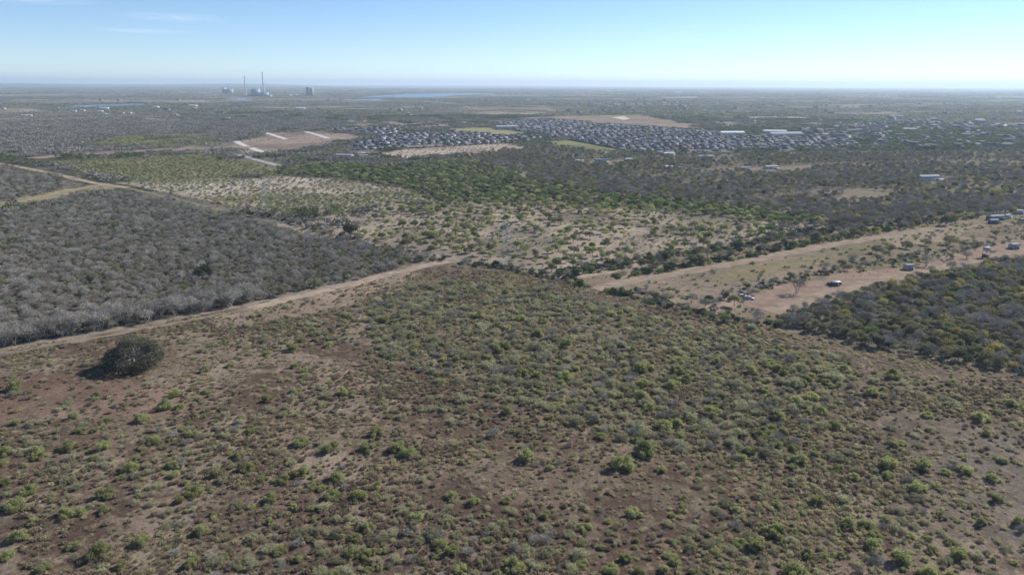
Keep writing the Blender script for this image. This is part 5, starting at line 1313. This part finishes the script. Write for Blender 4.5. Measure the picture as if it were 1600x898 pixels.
# raised tank stand
c = ground([1540], [402])[0]; m = depth_of(c[None])[0] / FPX; e = obj('tank_stand', None, None, tuple(c)); e.rotation_euler = (0, 0, .2); tag(e, 'raised shelter with pale roof on four posts beside the lane', 'shelter')
Hh, Wd = 17 * m * .95, 9.5 * m
for sx in (-1, 1):
    for sy in (-1, 1): b = MB(); b.strut((sx * Wd * .42, sy * Wd * .32, -.3), (sx * Wd * .42, sy * Wd * .32, Hh), .22); obj('post', b.mesh('post', [RD]), e)
b = MB(); b.box((0, 0, Hh * .8), (Wd * .92, Wd * .7, Hh * .28)); obj('cabin', b.mesh('cabin', [RG]), e)
b = MB(); b.box((0, 0, Hh * .97), (Wd * 1.1, Wd * .9, .25)); obj('roof', b.mesh('roof', [RDULL]), e)
b = MB(); b.box((0, Wd * .1, Hh * .16), (Wd * .8, Wd * .5, Hh * .3)); obj('crate_stack', b.mesh('crate_stack', [RD]), e)
# dark brush and scrap piles
for x, y, w, lab in ((1512, 359, 6, 'small dark brush pile in the dry pasture'), (1527, 357, 9, 'larger dark brush pile in the dry pasture'), (1535, 356, 7, 'dark brush pile next to the larger one'), (1505, 381, 14, 'dark scrap heap behind the shed yard'), (1520, 382, 12, 'dark scrap heap next to the raised shelter'), (1531, 383, 8, 'low scrap heap behind the raised shelter'), (1446, 431, 7, 'small reddish brush pile beside the lane'), (1405, 414, 5, 'dark drum pile beside the grey roofed shed'), (1552, 394, 12, 'grey scrap heap between the shelter and the shed')):
    c = ground([x], [y])[0]; m = depth_of(c[None])[0] / FPX
    thing('brush_pile', BUSH['dark'][x % 3] if x != 1552 else TWIGB[0], tuple(c), x % 6, (w * m / 2, w * m / 2.4, w * m / 4.5), lab, 'brush pile')
FP_ = plain_mat('weathered_post', (.22, .19, .165), .9)
post = MB(); post.tube([(0, 0, -.3), (0, 0, 1.5)], .09, 5); PM = post.mesh('fence_post', [FP_])
def fence(pts, step, label, group):
    for q in p3(resample(poly(pts), step)):
        o = obj('fence_post', PM, None, tuple(q)); tag(o, label, 'post', group)
fence([(1322, 436), (1350, 430), (1400, 424)], 7, 'weathered fence post along the reddish lot', 'fence posts of the reddish lot')
fence([(1440, 423), (1480, 414), (1530, 404)], 7, 'weathered fence post between the lane and shed yard', 'fence posts of the shed yard')
fence([(705, 413), (800, 424), (880, 440), (960, 460), (1080, 490), (1200, 514), (1300, 532), (1400, 554), (1600, 590)], 9, 'weathered fence post on the back edge of the brush field', 'fence posts of the brush field')

# ------------------------------------------------------------------ thin cirrus
def cirrus_mat(seed):
    m, nt, out = new_mat('cirrus'); tc = N(nt, 'ShaderNodeTexCoord'); mp = N(nt, 'ShaderNodeMapping'); mp.inputs['Scale'].default_value = (1.3, 5.5, 1); mp.inputs['Location'].default_value = (seed, seed * 2, 0)
    nt.links.new(tc.outputs['Object'], mp.inputs[0]); n1 = noise(nt, mp.outputs[0], 1.4, 6, .62)
    ln = N(nt, 'ShaderNodeVectorMath', operation='LENGTH'); nt.links.new(tc.outputs['Object'], ln.inputs[0])
    fall = maprange(nt, ln.outputs['Value'], .15, 1.0, 1, 0)
    al = mathn(nt, 'MULTIPLY', mathn(nt, 'MULTIPLY', maprange(nt, n1, .40, .72, 0, 1), fall), .42, True)
    d = N(nt, 'ShaderNodeBsdfTranslucent'); d.inputs[0].default_value = (.92, .94, .96, 1); t = N(nt, 'ShaderNodeBsdfTransparent'); mx = N(nt, 'ShaderNodeMixShader')
    nt.links.new(al, mx.inputs[0]); nt.links.new(t.outputs[0], mx.inputs[1]); nt.links.new(d.outputs[0], mx.inputs[2]); nt.links.new(mx.outputs[0], out.inputs[0]); return m
for k, (x, y, rx, ry, lab) in enumerate(((272, 28, 4200, 5200, 'faint bright cirrus wisp above the power station'), (222, 49, 4600, 4200, 'very faint cirrus streak below the bright wisp'), (50, 0, 4000, 3500, 'cirrus wisp high over the grey wood'), (1540, 48, 5200, 4000, 'faint cirrus streak over the wooded plain'))):
    d = _f + (x - W0 / 2) / FPX * _r + (H0 / 2 - y) / FPX * _u; t = 4800 / d[2]
    b = MB(); th = np.linspace(0, 6.283, 33)[:-1]
    b.add(np.concatenate([[[0, 0, .02]], np.stack([np.cos(th), np.sin(th), 0 * th], 1)]), [[0, 1 + i, 1 + (i + 1) % 32] for i in range(32)])
    o = obj('cirrus_cloud', b.mesh('cirrus_cloud', [cirrus_mat(k * 3.1)]), None, (d[0] * t, d[1] * t, CAM_H + 4800)); o.scale = (rx, ry, 300); o.rotation_euler = (0, 0, .1)
    tag(o, lab, 'cloud')
